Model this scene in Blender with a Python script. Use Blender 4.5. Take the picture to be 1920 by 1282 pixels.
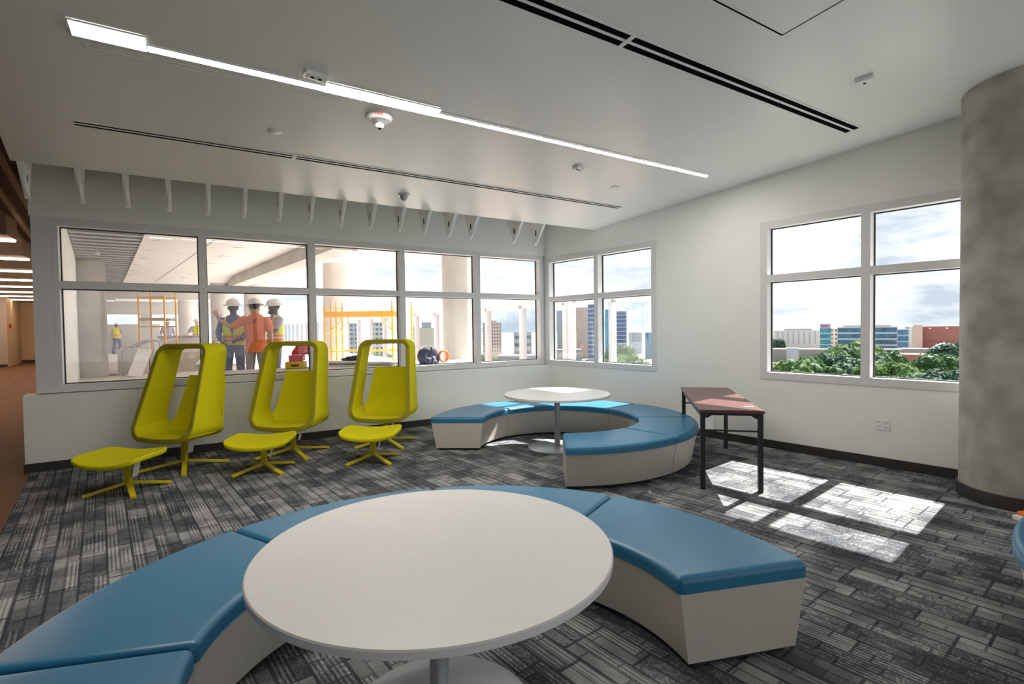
import bpy, bmesh, math, random
from mathutils import Vector, Matrix, Quaternion
from mathutils import noise as mnoise
R = math.radians
sc = bpy.context.scene
COL = sc.collection
for o in list(bpy.data.objects):
    bpy.data.objects.remove(o, do_unlink=True)

# ------------------------------------------------------------------ camera
CAM_R = Vector((0.84542, -0.53394, -0.01330))
CAM_F = Vector((0.53384, 0.84520, -0.02620))
CAM_F.normalize()
CAM_R = (CAM_R - CAM_F * CAM_R.dot(CAM_F)).normalized()
CAM_U = CAM_R.cross(CAM_F)
cd = bpy.data.cameras.new('camera')
cam = bpy.data.objects.new('camera', cd)
COL.objects.link(cam)
cd.sensor_width = 36.0
cd.lens = 966.6 / 1920 * 36.0
cd.clip_end = 5000
m3 = Matrix((CAM_R, CAM_U, -CAM_F)).transposed()
cam.matrix_world = Matrix.Translation((0, 0, 1.6265)) @ m3.to_4x4()
sc.camera = cam

# ------------------------------------------------------------------ exposure, sky, sun
sc.view_settings.view_transform = 'Standard'
sc.view_settings.look = 'None'
sc.view_settings.exposure = 1.6
sc.view_settings.gamma = 1.0
sc.view_settings.use_curve_mapping = False
sc.cycles.max_bounces = 10
sc.cycles.diffuse_bounces = 6
sc.cycles.transparent_max_bounces = 16
sc.cycles.sample_clamp_indirect = 8.0
sc.cycles.caustics_reflective = False
sc.cycles.caustics_refractive = False

world = bpy.data.worlds.new('sky')
sc.world = world
world.use_nodes = True
wn = world.node_tree.nodes
wl = world.node_tree.links
wn.clear()
w_out = wn.new('ShaderNodeOutputWorld')
w_bg = wn.new('ShaderNodeBackground')
w_tc = wn.new('ShaderNodeTexCoord')
w_map = wn.new('ShaderNodeMapping')
w_map.inputs['Scale'].default_value = (1.6, 1.6, 5.5)
w_no = wn.new('ShaderNodeTexNoise')
w_no.inputs['Scale'].default_value = 2.6
w_no.inputs['Detail'].default_value = 9
w_no.inputs['Roughness'].default_value = 0.6
w_rmp = wn.new('ShaderNodeValToRGB')
w_rmp.color_ramp.elements[0].position = 0.36
w_rmp.color_ramp.elements[0].color = (0.42, 0.475, 0.55, 1)
w_rmp.color_ramp.elements[1].position = 0.62
w_rmp.color_ramp.elements[1].color = (1.0, 1.0, 1.02, 1)
wl.new(w_tc.outputs['Generated'], w_map.inputs['Vector'])
wl.new(w_map.outputs['Vector'], w_no.inputs['Vector'])
wl.new(w_no.outputs['Fac'], w_rmp.inputs['Fac'])
wl.new(w_rmp.outputs['Color'], w_bg.inputs['Color'])
w_bg.inputs['Strength'].default_value = 0.56
wl.new(w_bg.outputs['Background'], w_out.inputs['Surface'])

WA = -0.1113                                   # the right wall is a little off square
WD = Vector((math.sin(WA), math.cos(WA), 0))   # along the right wall, into the depth
NR = Vector((math.cos(WA), -math.sin(WA), 0))  # outward normal of the right wall
XR, YF = 6.0302, 8.2885                        # far right corner of the room
P0 = Vector((XR, YF, 0))
sun_d = bpy.data.lights.new('sun', 'SUN')
sun_d.energy = 7.4
sun_d.angle = R(0.55)
sun_d.color = (1.0, 0.965, 0.90)
sun = bpy.data.objects.new('sun', sun_d)
COL.objects.link(sun)
s_dir = (-NR * 1.0 + WD * -0.035 + Vector((0, 0, -1.0))).normalized()
sun.rotation_euler = s_dir.to_track_quat('-Z', 'Y').to_euler()
sun.location = (30, 5, 30)

# ------------------------------------------------------------------ materials
MATS = {}
def mat(name, color, rough=0.6, metal=0.0, noise=0.0, nscale=20.0, bump=0.0, spec=0.5, emit=None, estr=0.0):
    if name in MATS:
        return MATS[name]
    m = bpy.data.materials.new(name)
    m.use_nodes = True
    nt = m.node_tree
    b = nt.nodes['Principled BSDF']
    b.inputs['Base Color'].default_value = (*color, 1)
    b.inputs['Roughness'].default_value = rough
    b.inputs['Metallic'].default_value = metal
    b.inputs['Specular IOR Level'].default_value = spec
    if emit:
        b.inputs['Emission Color'].default_value = (*emit, 1)
        b.inputs['Emission Strength'].default_value = estr
    if noise or bump:
        tc = nt.nodes.new('ShaderNodeTexCoord')
        no = nt.nodes.new('ShaderNodeTexNoise')
        no.inputs['Scale'].default_value = nscale
        no.inputs['Detail'].default_value = 5
        nt.links.new(tc.outputs['Object'], no.inputs['Vector'])
        if noise:
            rp = nt.nodes.new('ShaderNodeValToRGB')
            a = [max(0, c * (1 - noise)) for c in color]
            z = [min(1, c * (1 + noise)) for c in color]
            rp.color_ramp.elements[0].position = 0.3
            rp.color_ramp.elements[1].position = 0.7
            rp.color_ramp.elements[0].color = (*a, 1)
            rp.color_ramp.elements[1].color = (*z, 1)
            nt.links.new(no.outputs['Fac'], rp.inputs['Fac'])
            nt.links.new(rp.outputs['Color'], b.inputs['Base Color'])
        if bump:
            bp = nt.nodes.new('ShaderNodeBump')
            bp.inputs['Strength'].default_value = bump
            bp.inputs['Distance'].default_value = 0.01
            nt.links.new(no.outputs['Fac'], bp.inputs['Height'])
            nt.links.new(bp.outputs['Normal'], b.inputs['Normal'])
    MATS[name] = m
    return m

def glass_mat(name, tint, refl):
    m = bpy.data.materials.new(name)
    m.use_nodes = True
    nt = m.node_tree
    nt.nodes.clear()
    out = nt.nodes.new('ShaderNodeOutputMaterial')
    tr = nt.nodes.new('ShaderNodeBsdfTransparent')
    gl = nt.nodes.new('ShaderNodeBsdfGlossy')
    mx = nt.nodes.new('ShaderNodeMixShader')
    tr.inputs['Color'].default_value = (*tint, 1)
    gl.inputs['Roughness'].default_value = 0.0
    mx.inputs['Fac'].default_value = refl
    nt.links.new(tr.outputs[0], mx.inputs[1])
    nt.links.new(gl.outputs[0], mx.inputs[2])
    nt.links.new(mx.outputs[0], out.inputs['Surface'])
    MATS[name] = m
    return m

def carpet_mat():
    m = bpy.data.materials.new('carpet')
    m.use_nodes = True
    nt = m.node_tree
    N, L = nt.nodes, nt.links
    b = N['Principled BSDF']
    b.inputs['Roughness'].default_value = 0.95
    b.inputs['Specular IOR Level'].default_value = 0.1
    tc = N.new('ShaderNodeTexCoord')
    mp = N.new('ShaderNodeMapping')
    mp.inputs['Rotation'].default_value = (0, 0, -(R(90) - WA))
    L.new(tc.outputs['Object'], mp.inputs['Vector'])
    # warp a little so that the blocks are not a perfect grid
    def brick(w, h, mort, off, freq, sq, sqf, seed):
        k = N.new('ShaderNodeTexBrick')
        k.inputs['Scale'].default_value = 1.0
        k.inputs['Brick Width'].default_value = w
        k.inputs['Row Height'].default_value = h
        k.inputs['Mortar Size'].default_value = mort
        k.inputs['Mortar Smooth'].default_value = 0.3
        k.inputs['Bias'].default_value = 0.0
        k.offset = off
        k.offset_frequency = freq
        k.squash = sq
        k.squash_frequency = sqf
        k.inputs['Color1'].default_value = (0, 0, 0, 1)
        k.inputs['Color2'].default_value = (1, 1, 1, 1)
        k.inputs['Mortar'].default_value = (0.5, 0.5, 0.5, 1)
        v = N.new('ShaderNodeVectorMath')
        v.operation = 'ADD'
        v.inputs[1].default_value = seed
        L.new(mp.outputs['Vector'], v.inputs[0])
        L.new(v.outputs['Vector'], k.inputs['Vector'])
        return k
    A = brick(0.62, 0.150, 0.009, 0.37, 3, 0.5, 2, (0, 0, 0))
    B = brick(0.27, 0.075, 0.007, 0.63, 2, 1.8, 3, (0.13, 0, 0))
    C = brick(0.5, 0.5, 0.0, 0.5, 2, 1, 2, (7.3, 3.1, 0))
    def math_(op, a, b_=None, c=None):
        n = N.new('ShaderNodeMath')
        n.operation = op
        for i, x in enumerate((a, b_, c)):
            if x is None:
                continue
            if isinstance(x, (int, float)):
                n.inputs[i].default_value = x
            else:
                L.new(x, n.inputs[i])
        return n.outputs[0]
    # thin yarn stripes in some of the blocks
    wv = N.new('ShaderNodeTexWave')
    wv.bands_direction = 'Y'
    wv.inputs['Scale'].default_value = 13.0
    wv.inputs['Distortion'].default_value = 0.6
    wv.inputs['Detail'].default_value = 1
    L.new(mp.outputs['Vector'], wv.inputs['Vector'])
    no = N.new('ShaderNodeTexNoise')
    no.inputs['Scale'].default_value = 3.2
    no.inputs['Detail'].default_value = 4
    L.new(tc.outputs['Object'], no.inputs['Vector'])
    nf = N.new('ShaderNodeTexNoise')
    nf.inputs['Scale'].default_value = 130.0
    nf.inputs['Detail'].default_value = 3
    L.new(tc.outputs['Object'], nf.inputs['Vector'])
    nm = N.new('ShaderNodeTexNoise')
    nm.inputs['Scale'].default_value = 22.0
    nm.inputs['Detail'].default_value = 5
    nm.inputs['Distortion'].default_value = 2.0
    L.new(tc.outputs['Object'], nm.inputs['Vector'])
    tone = math_('MULTIPLY_ADD', A.outputs['Color'], 0.55, 0.0)
    tone = math_('MULTIPLY_ADD', B.outputs['Color'], 0.45, tone)
    tone = math_('MULTIPLY_ADD', math_('SUBTRACT', no.outputs['Fac'], 0.5), 1.5, tone)
    stripe_on = math_('GREATER_THAN', B.outputs['Color'], 0.56)
    stripe = math_('MULTIPLY', math_('LESS_THAN', wv.outputs['Fac'], 0.42), stripe_on)
    swirl_on = math_('LESS_THAN', A.outputs['Color'], 0.45)
    swirl = math_('MULTIPLY', math_('GREATER_THAN', nm.outputs['Fac'], 0.54), swirl_on)
    tone = math_('MULTIPLY_ADD', stripe, -0.38, tone)
    tone = math_('MULTIPLY_ADD', swirl, 0.25, tone)
    tone = math_('MULTIPLY_ADD', math_('SUBTRACT', nf.outputs['Fac'], 0.5), 0.9, tone)
    mort = math_('MAXIMUM', A.outputs['Fac'], math_('MULTIPLY', B.outputs['Fac'], 0.8))
    tone = math_('MULTIPLY_ADD', mort, -0.42, tone)
    rp = N.new('ShaderNodeValToRGB')
    e = rp.color_ramp.elements
    e[0].position = 0.0
    e[0].color = (0.040, 0.044, 0.054, 1)
    e[1].position = 1.0
    e[1].color = (0.40, 0.40, 0.395, 1)
    x = e.new(0.35)
    x.color = (0.105, 0.108, 0.117, 1)
    x = e.new(0.65)
    x.color = (0.218, 0.219, 0.220, 1)
    L.new(tone, rp.inputs['Fac'])
    L.new(rp.outputs['Color'], b.inputs['Base Color'])
    bp = N.new('ShaderNodeBump')
    bp.inputs['Strength'].default_value = 0.35
    bp.inputs['Distance'].default_value = 0.006
    L.new(tone, bp.inputs['Height'])
    L.new(bp.outputs['Normal'], b.inputs['Normal'])
    MATS['carpet'] = m
    return m

def plank_mat(name, c1, c2, w, h, mortar, rough=0.35, rot=0.0):
    m = bpy.data.materials.new(name)
    m.use_nodes = True
    N, L = m.node_tree.nodes, m.node_tree.links
    b = N['Principled BSDF']
    b.inputs['Roughness'].default_value = rough
    tc = N.new('ShaderNodeTexCoord')
    mp = N.new('ShaderNodeMapping')
    mp.inputs['Rotation'].default_value = (0, 0, rot)
    k = N.new('ShaderNodeTexBrick')
    k.inputs['Scale'].default_value = 1
    k.inputs['Brick Width'].default_value = w
    k.inputs['Row Height'].default_value = h
    k.inputs['Mortar Size'].default_value = 0.004
    k.inputs['Color1'].default_value = (*c1, 1)
    k.inputs['Color2'].default_value = (*c2, 1)
    k.inputs['Mortar'].default_value = (*mortar, 1)
    L.new(tc.outputs['Object'], mp.inputs['Vector'])
    L.new(mp.outputs['Vector'], k.inputs['Vector'])
    L.new(k.outputs['Color'], b.inputs['Base Color'])
    MATS[name] = m
    return m

def vest_mat(name, main, band, band2):
    """high-visibility vest: horizontal stripes set by height in the vest's own coordinates"""
    m = bpy.data.materials.new(name)
    m.use_nodes = True
    N, L = m.node_tree.nodes, m.node_tree.links
    b = N['Principled BSDF']
    b.inputs['Roughness'].default_value = 0.7
    tc = N.new('ShaderNodeTexCoord')
    sp = N.new('ShaderNodeSeparateXYZ')
    L.new(tc.outputs['Object'], sp.inputs[0])
    rp = N.new('ShaderNodeValToRGB')
    rp.color_ramp.interpolation = 'CONSTANT'
    e = rp.color_ramp.elements
    e[0].position = 0
    e[0].color = (*main, 1)
    e[1].position = 0.16
    e[1].color = (*band, 1)
    for p, c in ((0.22, band2), (0.28, band), (0.34, main), (0.62, main)):
        x = e.new(p)
        x.color = (*c, 1)
    mr = N.new('ShaderNodeMapRange')
    mr.inputs['From Min'].default_value = 0.90
    mr.inputs['From Max'].default_value = 1.52
    L.new(sp.outputs['Z'], mr.inputs['Value'])
    L.new(mr.outputs['Result'], rp.inputs['Fac'])
    L.new(rp.outputs['Color'], b.inputs['Base Color'])
    MATS[name] = m
    return m

def leaf_mat(name, c1, c2):
    m = bpy.data.materials.new(name)
    m.use_nodes = True
    N, L = m.node_tree.nodes, m.node_tree.links
    b = N['Principled BSDF']
    b.inputs['Roughness'].default_value = 0.6
    tc = N.new('ShaderNodeTexCoord')
    no = N.new('ShaderNodeTexNoise')
    no.inputs['Scale'].default_value = 0.8
    no.inputs['Detail'].default_value = 4
    rp = N.new('ShaderNodeValToRGB')
    rp.color_ramp.elements[0].position = 0.35
    rp.color_ramp.elements[1].position = 0.65
    rp.color_ramp.elements[0].color = (*c1, 1)
    rp.color_ramp.elements[1].color = (*c2, 1)
    L.new(tc.outputs['Object'], no.inputs['Vector'])
    L.new(no.outputs['Fac'], rp.inputs['Fac'])
    L.new(rp.outputs['Color'], b.inputs['Base Color'])
    b.inputs['Specular IOR Level'].default_value = 0.08
    tr = N.new('ShaderNodeBsdfTranslucent')
    L.new(rp.outputs['Color'], tr.inputs['Color'])
    mx = N.new('ShaderNodeMixShader')
    mx.inputs['Fac'].default_value = 0.35
    L.new(b.outputs[0], mx.inputs[1])
    L.new(tr.outputs[0], mx.inputs[2])
    L.new(mx.outputs[0], N['Material Output'].inputs['Surface'])
    MATS[name] = m
    return m

carpet_mat()
plank_mat('wood_floor', (0.175, 0.070, 0.024), (0.14, 0.055, 0.019), 1.2, 0.16, (0.10, 0.04, 0.018), 0.8, R(83))
plank_mat('pavers', (0.62, 0.58, 0.56), (0.68, 0.65, 0.63), 0.6, 0.6, (0.45, 0.42, 0.41), 0.8)
plank_mat('brick_pavers', (0.50, 0.24, 0.16), (0.58, 0.33, 0.23), 0.4, 0.2, (0.5, 0.4, 0.35), 0.8)
plank_mat('brick', (0.42, 0.12, 0.10), (0.36, 0.10, 0.09), 1.2, 0.4, (0.3, 0.12, 0.1), 0.85)
glass_mat('window_glass', (0.95, 0.97, 0.965), 0.06)
glass_mat('screen_glass', (0.86, 0.92, 0.95), 0.06)
mat('wall_paint', (0.825, 0.835, 0.80), 0.55, noise=0.015, nscale=3)
mat('ceiling_paint', (0.80, 0.80, 0.79), 0.33, noise=0.01, nscale=2, spec=0.4)
mat('base_rubber', (0.035, 0.031, 0.030), 0.5)
mat('frame_metal', (0.68, 0.68, 0.68), 0.4, noise=0.02)
mat('white_metal', (0.80, 0.80, 0.79), 0.4)
mat('gasket', (0.02, 0.02, 0.022), 0.6)
mat('slot_black', (0.008, 0.008, 0.009), 0.9, spec=0.0)
mat('concrete', (0.34, 0.325, 0.29), 0.8, noise=0.34, nscale=3.2, bump=0.15)
mat('concrete_light', (0.60, 0.575, 0.55), 0.85, noise=0.12, nscale=1.5)
mat('bench_laminate', (0.53, 0.49, 0.43), 0.45, noise=0.02)
mat('blue_vinyl', (0.020, 0.160, 0.300), 0.36, noise=0.04, nscale=8, bump=0.02, spec=0.55)
mat('table_laminate', (0.73, 0.715, 0.705), 0.38, noise=0.01)
mat('table_edge', (0.60, 0.59, 0.585), 0.5)
mat('silver_metal', (0.50, 0.52, 0.55), 0.35, metal=0.6)
mat('yellow_felt', (0.62, 0.56, 0.003), 0.85, noise=0.08, nscale=120, bump=0.08, spec=0.2)
mat('yellow_paint', (0.62, 0.50, 0.010), 0.4)
mat('yellow_shade', (0.30, 0.26, 0.008), 0.8)  # darker yellow, carries the shade on the hoop's front edge
mat('dark_wood', (0.105, 0.032, 0.030), 0.30, noise=0.25, nscale=14)
mat('black_metal', (0.016, 0.015, 0.017), 0.4, metal=0.2)
mat('paper', (0.82, 0.82, 0.80), 0.8)
mat('orange', (0.85, 0.22, 0.03), 0.6)
mat('red_print', (0.6, 0.02, 0.02), 0.6)
mat('lamp_lens', (0.9, 0.9, 0.85), 0.5, emit=(1.0, 0.945, 0.86), estr=31.0)
mat('fill_lens', (0.9, 0.9, 0.85), 0.5, emit=(1.0, 0.94, 0.85), estr=1.5)  # dim glow of the two added, unseen ceiling lights
mat('hall_lens', (0.9, 0.9, 0.85), 0.5, emit=(1.0, 0.72, 0.50), estr=10.0)
mat('downlight_lens', (0.9, 0.9, 0.85), 0.5, emit=(1.0, 0.93, 0.82), estr=6.0)
mat('hall_paint', (0.55, 0.42, 0.28), 0.6)
mat('hall_grey', (0.42, 0.38, 0.35), 0.6)
mat('dark_brown', (0.09, 0.07, 0.064), 0.6)
mat('brown_panel', (0.36, 0.30, 0.26), 0.6)
mat('soffit', (0.86, 0.82, 0.80), 0.6)
mat('slat_grey', (0.42, 0.43, 0.44), 0.5)
mat('scaffold_yellow', (0.80, 0.42, 0.05), 0.45)
mat('steel', (0.42, 0.42, 0.44), 0.4, metal=0.5)
mat('screen_white', (0.50, 0.50, 0.53), 0.5)
mat('skin_dark', (0.10, 0.055, 0.04), 0.55)
mat('skin_light', (0.55, 0.33, 0.25), 0.55)
mat('helmet', (0.78, 0.77, 0.75), 0.35)
mat('orange_shirt', (0.80, 0.20, 0.07), 0.8, noise=0.05)
mat('blue_shirt', (0.13, 0.18, 0.36), 0.8)
mat('grey_shirt', (0.36, 0.34, 0.42), 0.8)
mat('jeans', (0.16, 0.19, 0.30), 0.8, noise=0.15, nscale=30)
mat('khaki', (0.36, 0.34, 0.36), 0.8, noise=0.1, nscale=30)
mat('boots', (0.10, 0.06, 0.04), 0.7)
mat('hair', (0.03, 0.022, 0.018), 0.8)
mat('print_blue', (0.10, 0.10, 0.30), 0.7)
mat('red_bag', (0.70, 0.05, 0.07), 0.6, noise=0.3, nscale=14)
mat('pink_box', (0.65, 0.10, 0.20), 0.6)
mat('yellow_plastic', (0.80, 0.50, 0.03), 0.5)
mat('navy_tarp', (0.025, 0.03, 0.075), 0.6, noise=0.3, nscale=12)
mat('bark', (0.10, 0.07, 0.05), 0.9)
mat('ground', (0.27, 0.27, 0.25), 0.9, noise=0.25, nscale=0.03)
mat('asphalt', (0.13, 0.13, 0.14), 0.9)
mat('roof_pale', (0.22, 0.21, 0.205), 0.9)
mat('roof_red', (0.26, 0.10, 0.09), 0.9)
mat('bld_white', (0.52, 0.50, 0.48), 0.8)
mat('bld_beige', (0.52, 0.45, 0.38), 0.8)
mat('bld_pink', (0.50, 0.36, 0.31), 0.8)
mat('bld_grey', (0.34, 0.36, 0.40), 0.8)
mat('bld_glass', (0.03, 0.13, 0.24), 0.15, noise=0.5, nscale=0.25)
mat('bld_glass_teal', (0.03, 0.22, 0.32), 0.15, noise=0.5, nscale=0.3)
mat('bld_glass_blue', (0.035, 0.08, 0.22), 0.2, noise=0.4, nscale=0.2)
mat('bld_window', (0.10, 0.10, 0.12), 0.3)
mat('bld_sign', (0.30, 0.12, 0.25), 0.5)
mat('dome_white', (0.50, 0.50, 0.52), 0.5)
leaf_mat('leaf_a', (0.03, 0.078, 0.028), (0.075, 0.155, 0.052))
leaf_mat('leaf_b', (0.06, 0.125, 0.034), (0.12, 0.21, 0.06))
leaf_mat('leaf_c', (0.026, 0.066, 0.046), (0.055, 0.12, 0.07))
vest_mat('vest_yellow', (0.70, 0.66, 0.05), (0.80, 0.22, 0.06), (0.65, 0.62, 0.62))

# ------------------------------------------------------------------ helpers
I4 = Matrix.Identity(4)
class G:
    """collects shapes and links them as one mesh object"""
    def __init__(self):
        self.bm = bmesh.new()
    def face(self, pts):
        vs = [self.bm.verts.new(p) for p in pts]
        return self.bm.faces.new(vs)
    def box(self, lo, hi, M=I4):
        x0, y0, z0 = lo
        x1, y1, z1 = hi
        c = [(x0, y0, z0), (x1, y0, z0), (x1, y1, z0), (x0, y1, z0), (x0, y0, z1), (x1, y0, z1), (x1, y1, z1), (x0, y1, z1)]
        v = [self.bm.verts.new(M @ Vector(p)) for p in c]
        for f in ((3, 2, 1, 0), (4, 5, 6, 7), (0, 1, 5, 4), (1, 2, 6, 5), (2, 3, 7, 6), (3, 0, 4, 7)):
            self.bm.faces.new([v[i] for i in f])
        return self
    def prism(self, poly, z0, z1, M=I4):
        """polygon (counter-clockwise) extruded from z0 to z1; z may be functions of (x,y)"""
        f0 = z0 if callable(z0) else (lambda x, y: z0)
        f1 = z1 if callable(z1) else (lambda x, y: z1)
        a = [self.bm.verts.new(M @ Vector((x, y, f0(x, y)))) for x, y in poly]
        b = [self.bm.verts.new(M @ Vector((x, y, f1(x, y)))) for x, y in poly]
        n = len(poly)
        self.bm.faces.new(a[::-1])
        self.bm.faces.new(b)
        for i in range(n):
            j = (i + 1) % n
            self.bm.faces.new((a[i], a[j], b[j], b[i]))
        return self
    def loft(self, loops, closed=True, caps=True):
        vs = [[self.bm.verts.new(p) for p in lp] for lp in loops]
        n = len(vs[0])
        for a, b in zip(vs, vs[1:]):
            for i in range(n if closed else n - 1):
                j = (i + 1) % n
                self.bm.faces.new((a[i], a[j], b[j], b[i]))
        if caps:
            self.bm.faces.new(vs[0][::-1])
            self.bm.faces.new(vs[-1])
        return self
    def ring(self, loops, n_close=True):
        """loft whose last loop joins the first (torus-like)"""
        vs = [[self.bm.verts.new(p) for p in lp] for lp in loops]
        n = len(vs[0])
        for k in range(len(vs)):
            a, b = vs[k], vs[(k + 1) % len(vs)]
            for i in range(n):
                j = (i + 1) % n
                self.bm.faces.new((a[i], a[j], b[j], b[i]))
        return self
    def lathe(self, prof, seg=48, M=I4):
        loops = []
        for k in range(seg):
            a = 2 * math.pi * k / seg
            loops.append([M @ Vector((r * math.cos(a), r * math.sin(a), z)) for r, z in prof])
        vs = [[self.bm.verts.new(p) for p in lp] for lp in loops]
        n = len(prof)
        for k in range(seg):
            a, b = vs[k], vs[(k + 1) % seg]
            for i in range(n - 1):
                self.bm.faces.new((a[i], b[i], b[i + 1], a[i + 1]))
        if prof[0][0] > 1e-5:
            self.bm.faces.new([vs[k][0] for k in range(seg)][::-1])
        if prof[-1][0] > 1e-5:
            self.bm.faces.new([vs[k][-1] for k in range(seg)])
        return self
    def tube(self, pts, r, seg=10):
        pts = [Vector(p) for p in pts]
        loops = []
        up = None
        for i, p in enumerate(pts):
            if i == 0:
                t = pts[1] - pts[0]
            elif i == len(pts) - 1:
                t = pts[-1] - pts[-2]
            else:
                t = (pts[i + 1] - p).normalized() + (p - pts[i - 1]).normalized()
            t.normalize()
            if up is None:
                up = Vector((0, 0, 1)) if abs(t.z) < 0.9 else Vector((1, 0, 0))
            s = t.cross(up).normalized()
            up = s.cross(t).normalized()
            loops.append([p + (s * math.cos(2 * math.pi * k / seg) + up * math.sin(2 * math.pi * k / seg)) * r for k in range(seg)])
        return self.loft(loops)
    def bar(self, p, q, w, h, up=(0, 0, 1)):
        """rectangular bar from p to q, w across, h along up"""
        p, q, up = Vector(p), Vector(q), Vector(up)
        t = (q - p).normalized()
        s = t.cross(up).normalized()
        u = s.cross(t)
        loops = [[c + s * (a * w / 2) + u * (b * h / 2) for a, b in ((-1, -1), (1, -1), (1, 1), (-1, 1))] for c in (p, q)]
        return self.loft(loops)
    def bevel(self, w, seg=3, ang=40, test=None):
        bmesh.ops.recalc_face_normals(self.bm, faces=self.bm.faces)
        es = [e for e in self.bm.edges if len(e.link_faces) == 2 and e.calc_face_angle(0) > R(ang) and (test is None or test(e))]
        if es:
            bmesh.ops.bevel(self.bm, geom=es, offset=w, segments=seg, profile=0.5, affect='EDGES', clamp_overlap=True)
        return self
    def build(self, name, material, parent=None, smooth=None, loc=None):
        bmesh.ops.remove_doubles(self.bm, verts=self.bm.verts, dist=1e-6)
        bmesh.ops.recalc_face_normals(self.bm, faces=self.bm.faces)
        me = bpy.data.meshes.new(name)
        self.bm.to_mesh(me)
        self.bm.free()
        me.materials.append(MATS[material])
        if smooth is not None:
            for p in me.polygons:
                p.use_smooth = True
            me.set_sharp_from_angle(angle=R(smooth))
        o = bpy.data.objects.new(name, me)
        COL.objects.link(o)
        if parent is not None:
            o.parent = parent
        if loc is not None:
            o.location = loc
        return o

def tag(o, label=None, cat=None, group=None, kind=None):
    if label:
        o['label'] = label
    if cat:
        o['category'] = cat
    if group:
        o['group'] = group
    if kind:
        o['kind'] = kind
    return o
def thing(name, label, cat, loc=(0, 0, 0), rz=0.0, group=None, kind=None):
    o = bpy.data.objects.new(name, None)
    COL.objects.link(o)
    o.empty_display_size = 0.1
    o.location = loc
    o.rotation_euler = (0, 0, rz)
    return tag(o, label, cat, group, kind)
def copy_tree(o, loc=None, rz=None, label=None, parent=None):
    kids = list(o.children)
    c = o.copy()
    COL.objects.link(c)
    if parent is not None:
        c.parent = parent
    if loc is not None:
        c.location = loc
    if rz is not None:
        c.rotation_euler = (0, 0, rz)
    if label:
        c['label'] = label
    for k in kids:
        copy_tree(k, parent=c)
    return c
def frame(o, x, y, z=Vector((0, 0, 1))):
    """matrix whose columns are the given axes at origin o"""
    m = Matrix((x, y, z)).transposed().to_4x4()
    m.translation = o
    return m
# right wall frame: local x = along the wall into the depth (v), y = outward (u), z = up
MR = frame(P0, WD, NR)
def rw(v, u=0.0, z=0.0):
    return P0 + WD * v + NR * u + Vector((0, 0, z))
CZ0, CS, YC = 3.3549, 0.0745, 6.9935
def ceil_z(y):
    return CZ0 + CS * (YC - y)
MC_ANG = math.atan(CS)
def on_ceiling(x, y):
    """matrix on the underside of the sloping ceiling: x along the room, y into depth, -z into the room"""
    return Matrix.Translation((x, y, ceil_z(y))) @ Matrix.Rotation(-MC_ANG, 4, 'X')

# ================================================================== THE SETTING
YB = -4.6                                      # back of the room, behind the camera
def lx(y, x0=-1.60):                           # left edges run parallel to the right wall
    return x0 + math.tan(WA) * (y - 8.2)
def rx(y):
    return XR + math.tan(WA) * (y - YF)
g = G()
g.prism([(lx(YB), YB), (rx(YB), YB), (rx(8.3), 8.3), (lx(8.3), 8.3)], -0.12, 0.0)
tag(g.build('floor', 'carpet'), 'patchwork grey carpet of striped and mottled blocks across the lounge', 'floor', kind='structure')
g = G()
g.prism([(-12, YB), (lx(YB), YB), (lx(8.3), 8.3), (lx(44), 44), (-12, 44)], -0.12, 0.0)
tag(g.build('floor', 'wood_floor'), 'brown wood plank floor of the hallway at far left', 'floor', kind='structure')
# sloping ceiling panel, stops short of the far wall
g = G()
cl = lambda y: lx(y, -1.43 + math.tan(WA) * 1.2)
g.prism([(cl(YB), YB), (rx(YB), YB), (rx(YC), YC), (cl(YC), YC)], lambda x, y: ceil_z(y), lambda x, y: ceil_z(y) + 0.12)
tag(g.build('ceiling', 'ceiling_paint'), 'smooth white sloping ceiling panel that stops short of the window wall', 'ceiling', kind='structure')
# roof deck over everything inside (keeps the gap above the panel closed)
g = G()
g.prism([(-12, YB - .3), (rx(YB) + .3, YB - .3), (rx(8.55) + .3, 8.55), (-12, 8.55)], 4.75, 4.95)
tag(g.build('ceiling_deck', 'wall_paint'), 'pale roof deck above the gap behind the ceiling panel', 'ceiling', kind='structure')

# ---- right wall with window 2, window 3 and another window out of sight behind the column
WZ0, WZ1 = 0.912, 2.991
W2 = (-2.605, -0.03)
W3 = (-6.70, -4.256)
W4 = (-12.7, -7.9)
g = G()
VB = (YB - YF) / math.cos(WA) - 0.3
g.box((VB, 0, 0), (0.15, 0.26, WZ0), MR)
g.box((VB, 0, WZ1), (0.15, 0.26, 4.95), MR)
cuts = [VB, W4[0], W4[1], W3[0], W3[1], W2[0], W2[1], 0.15]
for i in range(0, 8, 2):
    g.box((cuts[i], 0, WZ0), (cuts[i + 1], 0.26, WZ1), MR)
tag(g.build('wall_right', 'wall_paint'), 'white painted wall on the right with two square windows', 'wall', kind='structure')
g = G()
g.box((VB, -0.012, 0), (-0.11, 0.0, 0.105), MR)
tag(g.build('baseboard_right', 'base_rubber'), 'dark rubber base along the right wall', 'baseboard', kind='structure')

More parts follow.
